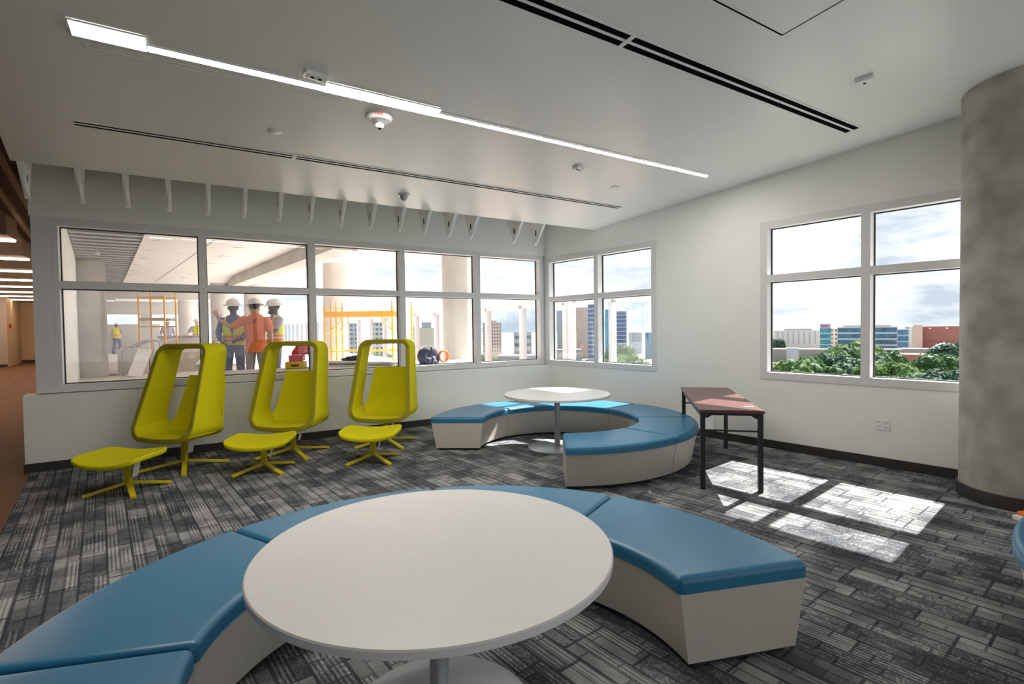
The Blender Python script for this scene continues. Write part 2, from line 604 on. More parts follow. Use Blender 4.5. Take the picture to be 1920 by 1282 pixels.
def window_unit(name, M, x0, x1, z0, z1, vs, hs, label, jamb_l=0.09, jamb_r=0.09, fw=0.09, depth=0.15, proud=0.012):
    """window in a frame whose local x runs along the wall and y points outward"""
    t = thing(name, label, 'window', kind='structure')
    g = G()
    y0, y1 = -proud, depth
    g.box((x0, y0, z0), (x0 + jamb_l, y1, z1), M)
    g.box((x1 - jamb_r, y0, z0), (x1, y1, z1), M)
    g.box((x0 + jamb_l, y0, z0), (x1 - jamb_r, y1, z0 + fw), M)
    g.box((x0 + jamb_l, y0, z1 - fw), (x1 - jamb_r, y1, z1), M)
    g.build('window_frame', 'frame_metal', t)
    xs = [x0 + jamb_l] + list(vs) + [x1 - jamb_r]
    zs = [z0 + fw] + list(hs) + [z1 - fw]
    hw = 0.046
    for v in vs:
        g = G()
        g.box((v - hw, y0 - 0.002, z0 + fw), (v + hw, y1, z1 - fw), M)
        g.build('mullion', 'frame_metal', t)
    for i in range(len(xs) - 1):
        a = xs[i] + (hw if i > 0 else 0)
        b = xs[i + 1] - (hw if i < len(xs) - 2 else 0)
        for h in hs:
            g = G()
            g.box((a, y0 + 0.004, h - 0.044), (b, y1, h + 0.044), M)
            g.build('transom', 'frame_metal', t)
        for j in range(len(zs) - 1):
            c = zs[j] + (0.044 if j > 0 else 0)
            d = zs[j + 1] - (0.044 if j < len(zs) - 2 else 0)
            yg = y1 - 0.035
            g = G()
            e = 0.012
            for lo, hi in (((a, yg - .01, c), (a + e, yg + .015, d)), ((b - e, yg - .01, c), (b, yg + .015, d)),
                           ((a + e, yg - .01, c), (b - e, yg + .015, c + e)), ((a + e, yg - .01, d - e), (b - e, yg + .015, d))):
                g.box(lo, hi, M)
            gk = g.build('gasket', 'gasket', t)
            g = G()
            g.face([M @ Vector(p) for p in ((a + e, yg, c + e), (b - e, yg, c + e), (b - e, yg, d - e), (a + e, yg, d - e))])
            g.build('pane', 'window_glass', t)
    return t
TZ = 2.238
window_unit('window_2', MR, W2[0], W2[1], WZ0, WZ1, [-1.34], [TZ - 0.05], 'four-pane window on the right wall next to the room corner')
window_unit('window_3', MR, W3[0], W3[1], WZ0, WZ1, [-5.468], [TZ], 'four-pane window on the right wall beside the concrete column')
window_unit('window_4', MR, W4[0], W4[1], WZ0, WZ1, [-11.1, -9.5], [TZ], 'six-pane window on the right wall behind the column')

# ---- far wall: header above, ten-pane window, knee wall with a ledge
MF = frame(Vector((0, YF, 0)), Vector((1, 0, 0)), Vector((0, 1, 0)))
g = G()
g.box((-1.553, 0, 3.050), (XR, 0.26, 4.75), MF)
tag(g.build('wall_far', 'wall_paint'), 'white painted header wall above the long window', 'wall', kind='structure')
g = G()
kl = -1.64
YK = 8.1655
g.prism([(kl, YK), (rx(YK), YK), (rx(8.55), 8.55), (lx(8.55, kl), 8.55)], 0, 0.905)
tag(g.build('wall_knee', 'wall_paint'), 'low white wall with a ledge under the long window', 'wall', kind='structure')
g = G()
g.box((kl, YK - 0.012, 0), (rx(YK), YK, 0.105))
g.box((kl - 0.012, YK - 0.012, 0), (kl, 8.5, 0.105))
tag(g.build('baseboard_far', 'base_rubber'), 'dark rubber base along the low window wall', 'baseboard', kind='structure')
g = G()
g.box((-1.543, 0.02, 0.915), (-1.353, 0.20, 3.05), MF)
tag(g.build('trim_1', 'frame_metal'), 'grey metal post cover at the left end of the long window', 'trim', kind='structure')
MF2 = frame(Vector((0, YF + 0.03, 0)), Vector((1, 0, 0)), Vector((0, 1, 0)))
window_unit('window_1', MF2, -1.352, XR - 0.02, 0.915, 3.050, [0.215, 1.655, 3.09, 4.53], [TZ], 'long ten-pane window in the far wall facing the terrace',
            jamb_l=0.055, jamb_r=0.10, depth=0.16)
# back and left closing walls behind the camera
MB_ = frame(Vector((0, YB, 0)), Vector((1, 0, 0)), Vector((0, -1, 0)))
window_unit('added_window', MB_, -4.5, 6.6, 0.60, 3.40, [-2.3, 0.0, 2.2, 4.4], [], 'added wide window in the wall behind the viewer, lets in more daylight')  # unseen, added so sky light reaches the surfaces facing the camera
g = G()
g.box((-12, YB - 0.2, 0), (rx(YB) + 0.3, YB, 0.60))
g.box((-12, YB - 0.2, 3.40), (rx(YB) + 0.3, YB, 4.75))
g.box((-12, YB - 0.2, 0.60), (-4.5, YB, 3.40))
g.box((6.6, YB - 0.2, 0.60), (rx(YB) + 0.3, YB, 3.40))
tag(g.build('wall_back', 'wall_paint'), 'white wall behind the viewer', 'wall', kind='structure')
g = G()
g.box((-12.2, YB - 0.2, 0), (-12, 44, 4.95))
tag(g.build('wall_left', 'hall_paint'), 'tan wall closing the hallway on the left', 'wall', kind='structure')

# ---- hallway at the far left
g = G()
g.prism([(lx(8.55, -1.54), 8.55), (lx(8.55, -1.36), 8.55), (lx(44, -1.36), 44), (lx(44, -1.54), 44)][::1], 0, 4.75)
tag(g.build('wall_terrace', 'wall_paint'), 'white wall between the hallway and the terrace', 'wall', kind='structure')
g = G()
g.box((-12, 35.9, 0), (-7.72, 36.1, 4.4))
tag(g.build('wall_hall_near', 'hall_grey'), 'grey cross wall at the left of the hallway', 'wall', kind='structure')
g = G()
g.prism([(-7.72, 35.9), (-7.70, 35.9), (-8.20, 41.0), (-8.40, 41.0)], 0, 4.4)
g.box((-8.4, 41.0, 0), (lx(41.2), 41.2, 4.4))
tag(g.build('wall_hall_far', 'hall_paint'), 'warm tan walls at the end of the hallway', 'wall', kind='structure')
g = G()
g.box((-12, 35.86, 0), (-7.72, 35.9, 0.15))
g.box((-8.2, 40.96, 0), (-7.3, 41.0, 0.15))
tag(g.build('baseboard_hall', 'base_rubber'), 'dark base along the hallway walls', 'baseboard', kind='structure')
g = G()
g.box((-7.25, 40.95, 0.0), (-6.2, 40.99, 2.3))
dr = tag(g.build('door_1', 'brown_panel'), 'brown door at the far end of the hallway', 'door', kind='structure')
g = G()
g.box((-12, YB, 4.45), (-1.75, 44, 4.6))
tag(g.build('ceiling_hall', 'dark_brown'), 'dark brown hallway ceiling behind the slats', 'ceiling', kind='structure')
# slats of the hallway ceiling
n = 0
for k in range(16):
    x = -1.95 - 0.28 * k
    g = G()
    y0 = 2.0
    a = Vector((x + math.tan(WA) * (y0 - 8.2), y0, 4.2))
    b = Vector((x + math.tan(WA) * (34 - 8.2), 34, 4.2))
    g.bar(a, b, 0.09, 0.12)
    o = g.build('ceiling_slat', 'brown_panel')
    tag(o, 'long brown slat of the dark hallway ceiling at upper left', 'ceiling slat', 'hallway ceiling slats')
for k in range(11):
    d = 10.5 + 2.72 * k
    yb = 14.28 + (d - 10.5) * 1.24
    xe = -2.86 - 0.16 * (d - 10.5) if k < 2 else lx(yb) - 0.12
    t = thing('ceiling_baffle', ('%s hallway ceiling baffle counting from the viewer, with a light strip' %
              ['nearest', 'second', 'third', 'fourth', 'fifth', 'sixth', 'seventh', 'eighth', 'ninth', 'tenth', 'farthest'][k]), 'ceiling baffle',
              (xe, yb, 3.53), 0, 'hallway ceiling baffles with light strips')
    g = G()
    g.box((-6.0, -0.75, 0.02), (0.0, 0.02, 0.42))
    g.build('panel', 'brown_panel', t)
    g = G()
    g.box((-6.0, -0.10, -0.02), (-0.02, 0.0, 0.02))
    g.build('light_strip', 'hall_lens', t)
g = G()
g.box((-0.11, 0, -0.11), (0.11, 0.02, 0.11))
tag(g.build('wall_sign', 'red_print', loc=(-7.79, 36.6, 2.1)), 'small dark red sign on the hallway wall', 'sign')

# ---- column
CX, CY, CRAD = 6.405, 1.47, 0.44
t = thing('concrete_column', 'thick round mottled concrete column at the right edge beside the window', 'column', (CX, CY, 0), kind='structure')
g = G()
g.lathe([(CRAD, 0.0), (CRAD, 3.80)], 64)
g.build('shaft', 'concrete', t, smooth=40)
g = G()
g.lathe([(CRAD + 0.018, 0.0), (CRAD + 0.018, 0.115), (CRAD, 0.117)], 64)
g.build('cove_base', 'base_rubber', t, smooth=40)

# ================================================================== CEILING FITTINGS
def rect_frame(g, x0, x1, y0, y1, w, z0, z1):
    g.box((x0, y0, z0), (x1, y0 + w, z1))
    g.box((x0, y1 - w, z0), (x1, y1, z1))
    g.box((x0, y0 + w, z0), (x0 + w, y1 - w, z1))
    g.box((x1 - w, y0 + w, z0), (x1, y1 - w, z1))
def ceiling_thing(name, label, cat, x, y, group=None):
    t = thing(name, label, cat, group=group)
    t.matrix_world = on_ceiling(x, y)
    return t
# recessed linear light
def linear_light(y, label, x0=-0.573, x1=5.719, lens='lamp_lens'):
    t = ceiling_thing('linear_light', label, 'ceiling light', x0, y)
    Lh = x1 - x0
    g = G()
    rect_frame(g, -0.01, Lh + 0.01, -0.045, 0.055, 0.012, -0.008, 0.0)
    g.build('trim', 'white_metal', t)
    for a, b, w0, zz in ((0.0, 0.40, -0.135, -0.014), (0.40, 1.54, -0.038, -0.010), (1.54, 2.52, -0.105, -0.014), (2.52, Lh, -0.018, -0.010)):
        g = G()
        g.box((a, w0, zz), (b, w0 + 0.006, -0.001))
        g.box((a, 0.037, zz), (b, 0.043, -0.001))
        g.box((a, w0 + 0.006, zz), (a + 0.006, 0.037, -0.001))
        g.box((b - 0.006, w0 + 0.006, zz), (b, 0.037, -0.001))
        hs = g.build('housing', 'white_metal', t)
        g = G()
        g.face([(a + 0.006, w0 + 0.006, zz + 0.001), (a + 0.006, 0.037, zz + 0.001), (b - 0.006, 0.037, zz + 0.001), (b - 0.006, w0 + 0.006, zz + 0.001)])
        g.build('lens', lens, hs)
    g = G()
    g.box((0.05, 0.12, -0.004), (1.7, 0.128, 0))
    g.box((0.05, 0.17, -0.004), (1.7, 0.178, 0))
    g.box((0.05, 0.128, -0.004), (0.058, 0.17, 0))
    g.build('channel', 'white_metal', t)
    return t
linear_light(4.285, 'long glowing linear light running across the white ceiling')
linear_light(0.6, 'added linear fill light in the ceiling above the viewer, out of view', -0.2, 6.0, 'fill_lens')  # added out of view to brighten the room from overhead
linear_light(-2.6, 'added linear fill light in the ceiling behind the viewer, out of view', -0.2, 6.0, 'fill_lens')  # second unseen light, added to lift the room's brightness
# slot diffusers
def diffuser(x0, x1, y, w, joint, label):
    t = ceiling_thing('slot_diffuser', label, 'air diffuser', x0, y)
    Lh = x1 - x0
    g = G()
    rect_frame(g, 0, Lh, -w / 2, w / 2, 0.018, -0.006, 0.0)
    g.box((0.018, -0.012, -0.005), (Lh - 0.018, 0.012, 0))
    g.box((joint - 0.02, -w / 2, -0.0075), (joint + 0.02, w / 2, -0.0045))
    g.build('flange', 'white_metal', t)
    for s in (-1, 1):
        g = G()
        c = s * (w / 4 + 0.002)
        hw = w / 4 - 0.012
        g.box((0.03, c - hw, -0.0035), (Lh - 0.03, c + hw, 0))
        g.build('slot', 'slot_black', t)
    return t
diffuser(-0.80, 5.65, 5.785, 0.125, 1.80, 'thin double-slot air diffuser nearest the window wall')
diffuser(-0.9, 6.03, 2.715, 0.17, 3.62, 'wide double-slot air diffuser across the right half of the ceiling')
# access panel
t = ceiling_thing('access_panel', 'square ceiling access panel at the top edge', 'access panel', 2.92, 1.28)
g = G()
g.box((0, 0, -0.004), (0.76, 0.85, 0))
g.build('panel', 'ceiling_paint', t)
g = G()
rect_frame(g, -0.012, 0.772, -0.012, 0.862, 0.008, -0.003, 0.0)
g.build('seam', 'slot_black', t)
g = G()
rect_frame(g, -0.045, 0.805, -0.045, 0.895, 0.03, -0.003, 0.0)
g.build('rim', 'ceiling_paint', t)
# sensors
def sensor(x, y, rz, w, d, label, holes=2):
    t = ceiling_thing('ceiling_sensor', label, 'sensor', x, y, 'ceiling sensors')
    g = G()
    g.box((-w / 2, -d / 2, -0.035), (w / 2, d / 2, 0)).bevel(0.006, 2)
    g.build('housing', 'white_metal', t)
    for k in range(holes):
        g = G()
        c = (k - (holes - 1) / 2) * 0.055
        g.box((c - 0.012, -0.010, -0.0375), (c + 0.012, 0.010, -0.034))
        g.build('eye', 'slot_black', t)
    t.rotation_euler.rotate_axis('Z', rz)
    return t
sensor(0.88, 4.118, R(6), 0.17, 0.075, 'small two-eyed sensor above the linear light')
sensor(3.96, 4.758, R(20), 0.13, 0.09, 'small pale sensor between the linear light and the thin diffuser')
sensor(4.96, 2.151, R(20), 0.13, 0.13, 'square ceiling sensor at right beyond the wide diffuser', 1)
# fire alarm speaker strobe
t = ceiling_thing('fire_alarm', 'round white ceiling alarm with red FIRE lettering and clear strobe', 'fire alarm', 1.509, 4.56)
g = G()
g.lathe([(0.0000, -0.0495), (0.0756, -0.0495), (0.1037, -0.0396), (0.1196, -0.0132), (0.1220, 0.0000)], 40)
g.build('housing', 'white_metal', t, smooth=40)
g = G()
g.lathe([(0.0000, -0.0770), (0.0366, -0.0748), (0.0549, -0.0605), (0.0732, -0.0495)], 32)
g.build('grille', 'silver_metal', t, smooth=40)
g = G()
g.lathe([(0.0000, -0.1100), (0.0244, -0.1056), (0.0366, -0.0902), (0.0366, -0.0726)], 24)
g.build('strobe', 'white_metal', t, smooth=60)
g = G()
g.lathe([(0.0000, -0.1144), (0.0146, -0.1139), (0.0146, -0.1100)], 16)
g.build('lens', 'slot_black', t, smooth=60)
def text_mesh(name, body, size, M, material, parent, extr=0.001):
    c = bpy.data.curves.new(name, 'FONT')
    c.body = body
    c.size = size
    c.extrude = extr
    c.align_x = 'CENTER'
    c.align_y = 'CENTER'
    tmp = bpy.data.objects.new(name, c)
    COL.objects.link(tmp)
    bpy.context.view_layer.update()
    dg = bpy.context.evaluated_depsgraph_get()
    me = bpy.data.meshes.new_from_object(tmp.evaluated_get(dg))
    bpy.data.objects.remove(tmp, do_unlink=True)
    me.transform(M)
    me.materials.clear()
    me.materials.append(MATS[material])
    o = bpy.data.objects.new(name, me)
    COL.objects.link(o)
    o.parent = parent
    return o
cdir = (Vector((0, 0, 0)) - Vector((1.509, 4.56, 0))).normalized()
fx = Vector((0, 0, 1)).cross(cdir).normalized()
fn = (cdir * 0.80 + Vector((0, 0, -0.6))).normalized()
fy = fn.cross(fx)
text_mesh('lettering', 'FIRE', 0.040, frame(cdir * 0.1165 + Vector((0, 0, -0.029)), fx, fy, fn), 'red_print', t)
# sprinkler covers and a dome camera
t = ceiling_thing('sprinkler_cover', 'flat round sprinkler cover left of the fire alarm', 'sprinkler cover', 0.741, 5.249)
g = G()
g.lathe([(0.0, -0.012), (0.055, -0.012), (0.065, -0.004), (0.065, 0.0)], 32)
g.build('cover', 'ceiling_paint', t, smooth=40)
t = ceiling_thing('sprinkler_cover', 'flat round sprinkler cover toward the right wall', 'sprinkler cover', 4.894, 5.12)
g = G()
g.lathe([(0.0, -0.012), (0.055, -0.012), (0.065, -0.004), (0.065, 0.0)], 32)
g.build('cover', 'ceiling_paint', t, smooth=40)
t = ceiling_thing('dome_camera', 'small grey dome camera on the ceiling near the window wall', 'camera', 2.45, 6.483)
g = G()
g.lathe([(0.0, -0.02), (0.065, -0.02), (0.075, -0.012), (0.075, 0.0)], 32)
g.build('mount', 'silver_metal', t, smooth=40)
g = G()
g.lathe([(0.0, -0.085), (0.025, -0.078), (0.045, -0.055), (0.052, -0.02)], 32)
g.build('dome', 'steel', t, smooth=60)

# plates hanging at the ceiling edge in front of the far wall
ords = ['leftmost', 'second from left', 'third from left', 'fourth from left', 'fifth from left', 'sixth from left', 'seventh from left', 'eighth from left',
        'ninth from left', 'tenth from left', 'eleventh from left', 'twelfth from left', 'third from right', 'fourth from right', 'second from right', 'rightmost']
ords[12], ords[13] = 'fourth from right', 'third from right'
fin0 = None
for i, x in enumerate([-1.36, -0.92, -0.52, -0.13, 0.26, 0.65, 1.05, 1.43, 1.83, 2.24, 2.66, 3.05, 3.46, 3.84, 4.65, 5.09]):
    lab = 'white slotted hanger plate at the ceiling edge, %s' % ords[i]
    if fin0 is None:
        fin0 = thing('hanger_plate', lab, 'hanger plate', (x, 7.0, CZ0), 0, 'hanger plates along the ceiling edge')
        g = G()
        T = 0.008
        pr = [(-0.02, 0.10), (0.0, -0.005), (0.20, -0.270), (0.285, -0.295), (0.30, -0.24), (0.47, 0.14), (0.62, 0.60), (-0.02, 0.60)]
        g.loft([[Vector((sx, y, z)) for y, z in pr] for sx in (-T, T)])
        g.build('plate', 'white_metal', fin0)
        g = G()
        g.bar((0, -0.012, 0.008), (0, 0.275, -0.308), 0.05, 0.012, up=(0, 0.7, 0.7))
        g.build('flange', 'white_metal', fin0)
        g = G()
        for sx in (-1, 1):
            g.box((sx * 0.0085 - 0.001, 0.225, -0.16), (sx * 0.0085 + 0.001, 0.255, -0.07))
        g.build('slot', 'slot_black', fin0)
    else:
        copy_tree(fin0, (x, 7.0, CZ0), 0, lab)

# wall outlet on the right wall
oc = rw(-5.64, 0, 0.476)
t = thing('wall_outlet', 'white double electrical outlet low on the right wall', 'outlet')
t.matrix_world = frame(oc, WD, NR)
g = G()
g.box((-0.072, -0.008, -0.06), (0.072, 0, 0.06)).bevel(0.004, 2)
g.build('cover_plate', 'white_metal', t)
for sx in (-0.034, 0.034):
    g = G()
    for dz in (-0.026, 0.026):
        g.lathe([(0.0, 0.0), (0.016, 0.0), (0.017, -0.003)], 16, Matrix.Translation((sx, -0.0085, dz)) @ Matrix.Rotation(R(90), 4, 'X'))
    rc = g.build('receptacle', 'white_metal', t)
    for dz in (-0.026, 0.026):
        for q in (-0.007, 0.007):
            g = G()
            g.box((sx + q - 0.0018, -0.0125, dz - 0.002), (sx + q + 0.0018, -0.0105, dz + 0.008))
            g.build('prong_hole', 'slot_black', rc)

# ================================================================== FURNITURE
# ---- curved bench segment, empty at the floor in the middle of the arc; local +x points outward from the arc centre
RMID = 1.375
def make_bench(label, group):
    t = thing('curved_bench', label, 'bench', group=group)
    NS = 22
    h = R(22.5)
    def sweep(g, prof, da):
        loops = []
        for k in range(NS + 1):
            a = -h + da + (2 * h - 2 * da) * k / NS
            loops.append([Vector((r * math.cos(a) - RMID, r * math.sin(a), z)) for r, z in prof])
        g.loft(loops)
    g = G()
    sweep(g, [(1.062, 0.032), (1.655, 0.032), (1.716, 0.366), (1.022, 0.366)], 0.003)
    g.build('base', 'bench_laminate', t, smooth=30)
    g = G()
    sweep(g, [(1.10, 0.004), (1.615, 0.004), (1.615, 0.032), (1.10, 0.032)], 0.02)
    g.build('plinth', 'base_rubber', t, smooth=30)
    g = G()
    sweep(g, [(1.015, 0.367), (1.735, 0.367), (1.735, 0.447), (1.015, 0.447)], 0.002)
    g.bevel(0.034, 5, 50, lambda e: max(v.co.z for v in e.verts) > 0.44)
    g.build('cushion', 'blue_vinyl', t, smooth=35)
    return t
bench0 = None
def place_bench(cx, cy, ang, label, group):
    global bench0
    loc = (cx + RMID * math.cos(ang), cy + RMID * math.sin(ang), 0)
    if bench0 is None:
        bench0 = make_bench(label, group)
        bench0.location = loc
        bench0.rotation_euler = (0, 0, ang)
        return bench0
    c = copy_tree(bench0, loc, ang, label)
    c['group'] = group
    return c
near_labels = ['blue curved bench segment at the open right end of the near ring',
               'blue curved bench segment second from the right end of the near ring',
               'blue curved bench segment mostly hidden behind the near round table',
               'blue curved bench segment at lower left beside the near round table',
               'blue curved bench segment in the bottom left corner']
for k, lb in enumerate(near_labels):
    place_bench(0.960, 1.935, R(-19.3 + 22.5 + 45 * k), lb, 'bench ring around the near table')
far_labels = ['blue curved bench segment with the sunlit open left end of the far ring',
              'sunlit blue curved bench segment behind the far round table, left half',
              'blue curved bench segment behind the far round table, right half',
              'blue curved bench segment nearest the right wall in the far ring',
              'blue curved bench segment beside the dark table legs',
              'blue curved bench segment at the open near end of the far ring']
for k, lb in enumerate(far_labels):
    place_bench(4.15, 5.42, R(144.3 - 22.5 - 45 * k), lb, 'bench ring around the far table')
place_bench(4.32, -0.75, R(112), 'blue curved bench segment cut off at the right edge', 'bench ring at the right edge')

# ---- round pedestal tables
def make_table(x, y, label, rad):
    t = thing('round_table', label, 'table', (x, y, 0), group='round pedestal tables')
    g = G()
    g.lathe([(0.0, 0.707), (rad - 0.008, 0.707), (rad, 0.712), (rad, 0.735), (rad - 0.005, 0.740), (0.0, 0.740)], 128)
    g.build('tabletop', 'table_laminate', t, smooth=30)
    g = G()
    g.lathe([(0.040, 0.018), (0.040, 0.700)], 32)
    g.build('column', 'silver_metal', t, smooth=40)
    g = G()
    g.lathe([(0.0, 0.706), (0.16, 0.706), (0.16, 0.697), (0.0, 0.697)], 32)
    g.build('mounting_plate', 'black_metal', t, smooth=30)
    g = G()
    g.lathe([(0.0, 0.0), (0.395, 0.0), (0.400, 0.003), (0.400, 0.010), (0.385, 0.017), (0.0, 0.020)], 64)
    g.build('base_plate', 'silver_metal', t, smooth=30)
    return t
make_table(0.860, 1.964, 'large white round table with a silver column in the foreground', 0.718)
make_table(4.238, 5.583, 'white round table inside the far ring of blue benches', 0.714)

# ---- dark rectangular table
A0, B0, C0, D0 = Vector((4.231, 3.37, 0)), Vector((4.643, 2.882, 0)), Vector((6.085, 4.245, 0)), Vector((5.660, 4.700, 0))
org = (A0 + B0) / 2 + Vector((0.045, -0.03, 0))
ex = ((D0 + C0) / 2 - org)
TL = ex.length
ex.normalize()
ey = Vector((-ex.y, ex.x, 0))
TW = 0.60
t = thing('dark_table', 'dark red wood rectangular table with black legs near the right wall', 'table', org, math.atan2(ex.y, ex.x))
g = G()
g.box((0, -TW / 2, 0.772), (TL, TW / 2, 0.800)).bevel(0.003, 2)
g.build('tabletop', 'dark_wood', t)
lg = 0.045
for lxp in (0.012, TL - 0.012 - lg):
    for ly in (-TW / 2 + 0.012, TW / 2 - 0.012 - lg):
        g = G()
        g.box((lxp, ly, 0), (lxp + lg, ly + lg, 0.772))
        g.build('leg', 'black_metal', t)
for s in (0, 1):
    x = 0.02 if s == 0 else TL - 0.04
    g = G()
    y0, y1 = -TW / 2 + 0.05, TW / 2 - 0.05
    pr = [(y0, 0.772), (y1, 0.772), (y1, 0.715), (y1 - 0.03, 0.718), (y1 - 0.07, 0.745), (y0 + 0.07, 0.745), (y0 + 0.03, 0.718), (y0, 0.715)]
    g.loft([[Vector((xx, y, z)) for y, z in pr] for xx in (x, x + 0.02)])
    g.build('apron', 'black_metal', t)
for s in (-1, 1):
    g = G()
    y = s * (TW / 2 - 0.035)
    g.box((0.05, y - 0.01, 0.715), (TL - 0.05, y + 0.01, 0.772))
    g.build('apron', 'black_metal', t)
for x in (0.028, TL - 0.042):
    g = G()
    g.box((x, -TW / 2 + 0.05, 0.585), (x + 0.014, TW / 2 - 0.05, 0.600))
    g.build('stretcher', 'black_metal', t)

dl_ = Vector((4.824, 3.139, 0)) - org
g = G()
sx_, sy_ = dl_.dot(ex), dl_.dot(ey)
g.box((sx_ - 0.014, sy_ - 0.045, 0.800), (sx_ + 0.014, sy_ + 0.045, 0.8012))
tag(g.build('sticker', 'paper', t), 'white paper sticker')

# ---- yellow hooded lounge chairs and ottomans
def star_base(t, radius, top, tagside):
    g = G()
    g.box((-0.030, -0.026, 0.06), (0.030, 0.026, top)).bevel(0.004, 2)
    g.build('column', 'yellow_paint', t)
    for k in range(4):
        a = R(45 + 90 * k) + R(-90)
        d = Vector((math.cos(a), math.sin(a), 0))
        g = G()
        g.bar(d * 0.012 + Vector((0, 0, 0.085)), d * radius + Vector((0, 0, 0.012)), 0.052, 0.022)
        g.build('leg', 'yellow_paint', t)
    g = G()
    g.box((-0.085, -0.08, top - 0.006), (0.085, 0.08, top + 0.004))
    g.build('seat_plate', 'yellow_shade', t)
    if tagside:
        g = G()
        x = tagside * 0.034
        g.prism([(0.0, -0.03), (0.002, -0.03), (0.002, 0.05), (0.0, 0.05)], top - 0.165, top - 0.015,
                Matrix.Translation((x, 0, 0)) @ Matrix.Rotation(R(12 * tagside), 4, 'Y'))
        g.build('paper_tag', 'paper', t)
def hw(z):        # half width of the hoop at height z
    return 0.425 - 0.06 * (z - 0.55)
def make_chair(label, loc, rz):
    t = thing('hooded_chair', label, 'chair', loc, rz, 'yellow hooded lounge chairs')
    # hoop: closed rounded-rectangle path seen from the front, swept as a wide flat band leaning back
    z0, z1, rb, rt, th = 0.372, 1.492, 0.185, 0.135, 0.056
    path = []
    def arc(cx, cz, r, a0, a1, n):
        for k in range(n + 1):
            a = R(a0 + (a1 - a0) * k / n)
            path.append((cx + r * math.cos(a), cz + r * math.sin(a)))
    wb, wt = 0.435, 0.372
    arc(wb - rb, z0 + rb, rb, -90, -3, 9)
    for k in range(1, 10):
        f = k / 10
        path.append((wb + (wt - wb) * f, z0 + rb + (z1 - rt - z0 - rb) * f))
    arc(wt - rt, z1 - rt, rt, -3, 90, 9)
    arc(-(wt - rt), z1 - rt, rt, 90, 183, 9)
    for k in range(1, 10):
        f = k / 10
        path.append((-(wt + (wb - wt) * f), z1 - rt + (z0 + rb - z1 + rt) * f))
    arc(-(wb - rb), z0 + rb, rb, 183, 270, 9)
    for k in range(1, 6):
        f = k / 6
        path.append((-(wb - rb) + 2 * (wb - rb) * f, z0 - 0.012 * math.sin(math.pi * f)))
    n = len(path)
    def yf(z):
        return -0.345 + 0.33 * (z - 0.4)
    def yb(z):
        full = yf(z) + 0.42 - 0.09 * max(0, (z - 0.5))
        low = 0.21
        f = min(1, max(0, (z - 0.42) / 0.22))
        f = f * f * (3 - 2 * f)
        return low * (1 - f) + full * f
    loops_band, loops_front = [], []
    for i, (x, z) in enumerate(path):
        xa, za = path[i - 1]
        xb, zb = path[(i + 1) % n]
        tx, tz = xb - xa, zb - za
        l = math.hypot(tx, tz)
        nx, nz = tz / l, -tx / l          # outward
        a, b = yf(z), yb(z)
        r = 0.016
        pts = []
        for (oo, y) in ((0, a + r), (-r, a), (-th + r, a), (-th, a + r), (-th, b - r), (-th + r, b), (-r, b), (0, b - r)):
            pts.append(Vector((x + nx * oo, y, z + nz * oo)))
        loops_band.append(pts)
        loops_front.append([Vector((x + nx * oo, y, z + nz * oo)) for oo, y in ((0.0015, a + 0.006), (-0.006, a - 0.004), (-th + 0.006, a - 0.004), (-th - 0.0015, a + 0.006))])
    g = G()
    g.ring(loops_band)
    g.build('hoop', 'yellow_felt', t, smooth=50)
    g = G()
    g.ring(loops_front)
    g.build('shaded_edge', 'yellow_shade', t, smooth=50)  # shade put into the colour: front edge turned away from the windows
    # seat and back: one panel that sweeps up behind the hoop
    prof = [(-0.318, 0.416, 0.395), (-0.15, 0.414, 0.395), (0.02, 0.412, 0.395), (0.13, 0.425, 0.390), (0.20, 0.465, 0.375), (0.255, 0.54, 0.355), (0.295, 0.66, 0.328), (0.335, 0.80, 0.304), (0.375, 0.94, 0.282), (0.41, 1.075, 0.262)]
    loops = []
    NU = 12
    for i, (y, z, w) in enumerate(prof):
        a = prof[max(0, i - 1)]
        b = prof[min(len(prof) - 1, i + 1)]
        ty, tz = b[0] - a[0], b[1] - a[1]
        l = math.hypot(ty, tz)
        ny, nz = -tz / l, ty / l          # towards the sitter
        top, bot = [], []
        for k in range(NU + 1):
            u = -1 + 2 * k / NU
            lift = 0.050 * abs(u) ** 3
            top.append(Vector((u * w, y + ny * lift, z + nz * lift)))
            bot.append(Vector((u * w, y + ny * (lift - 0.034), z + nz * (lift - 0.034))))
        loops.append(top + bot[::-1])
    g = G()
    g.loft(loops)
    g.build('seat_shell', 'yellow_felt', t, smooth=50)
    star_base(t, 0.475, 0.352, 1)
    return t
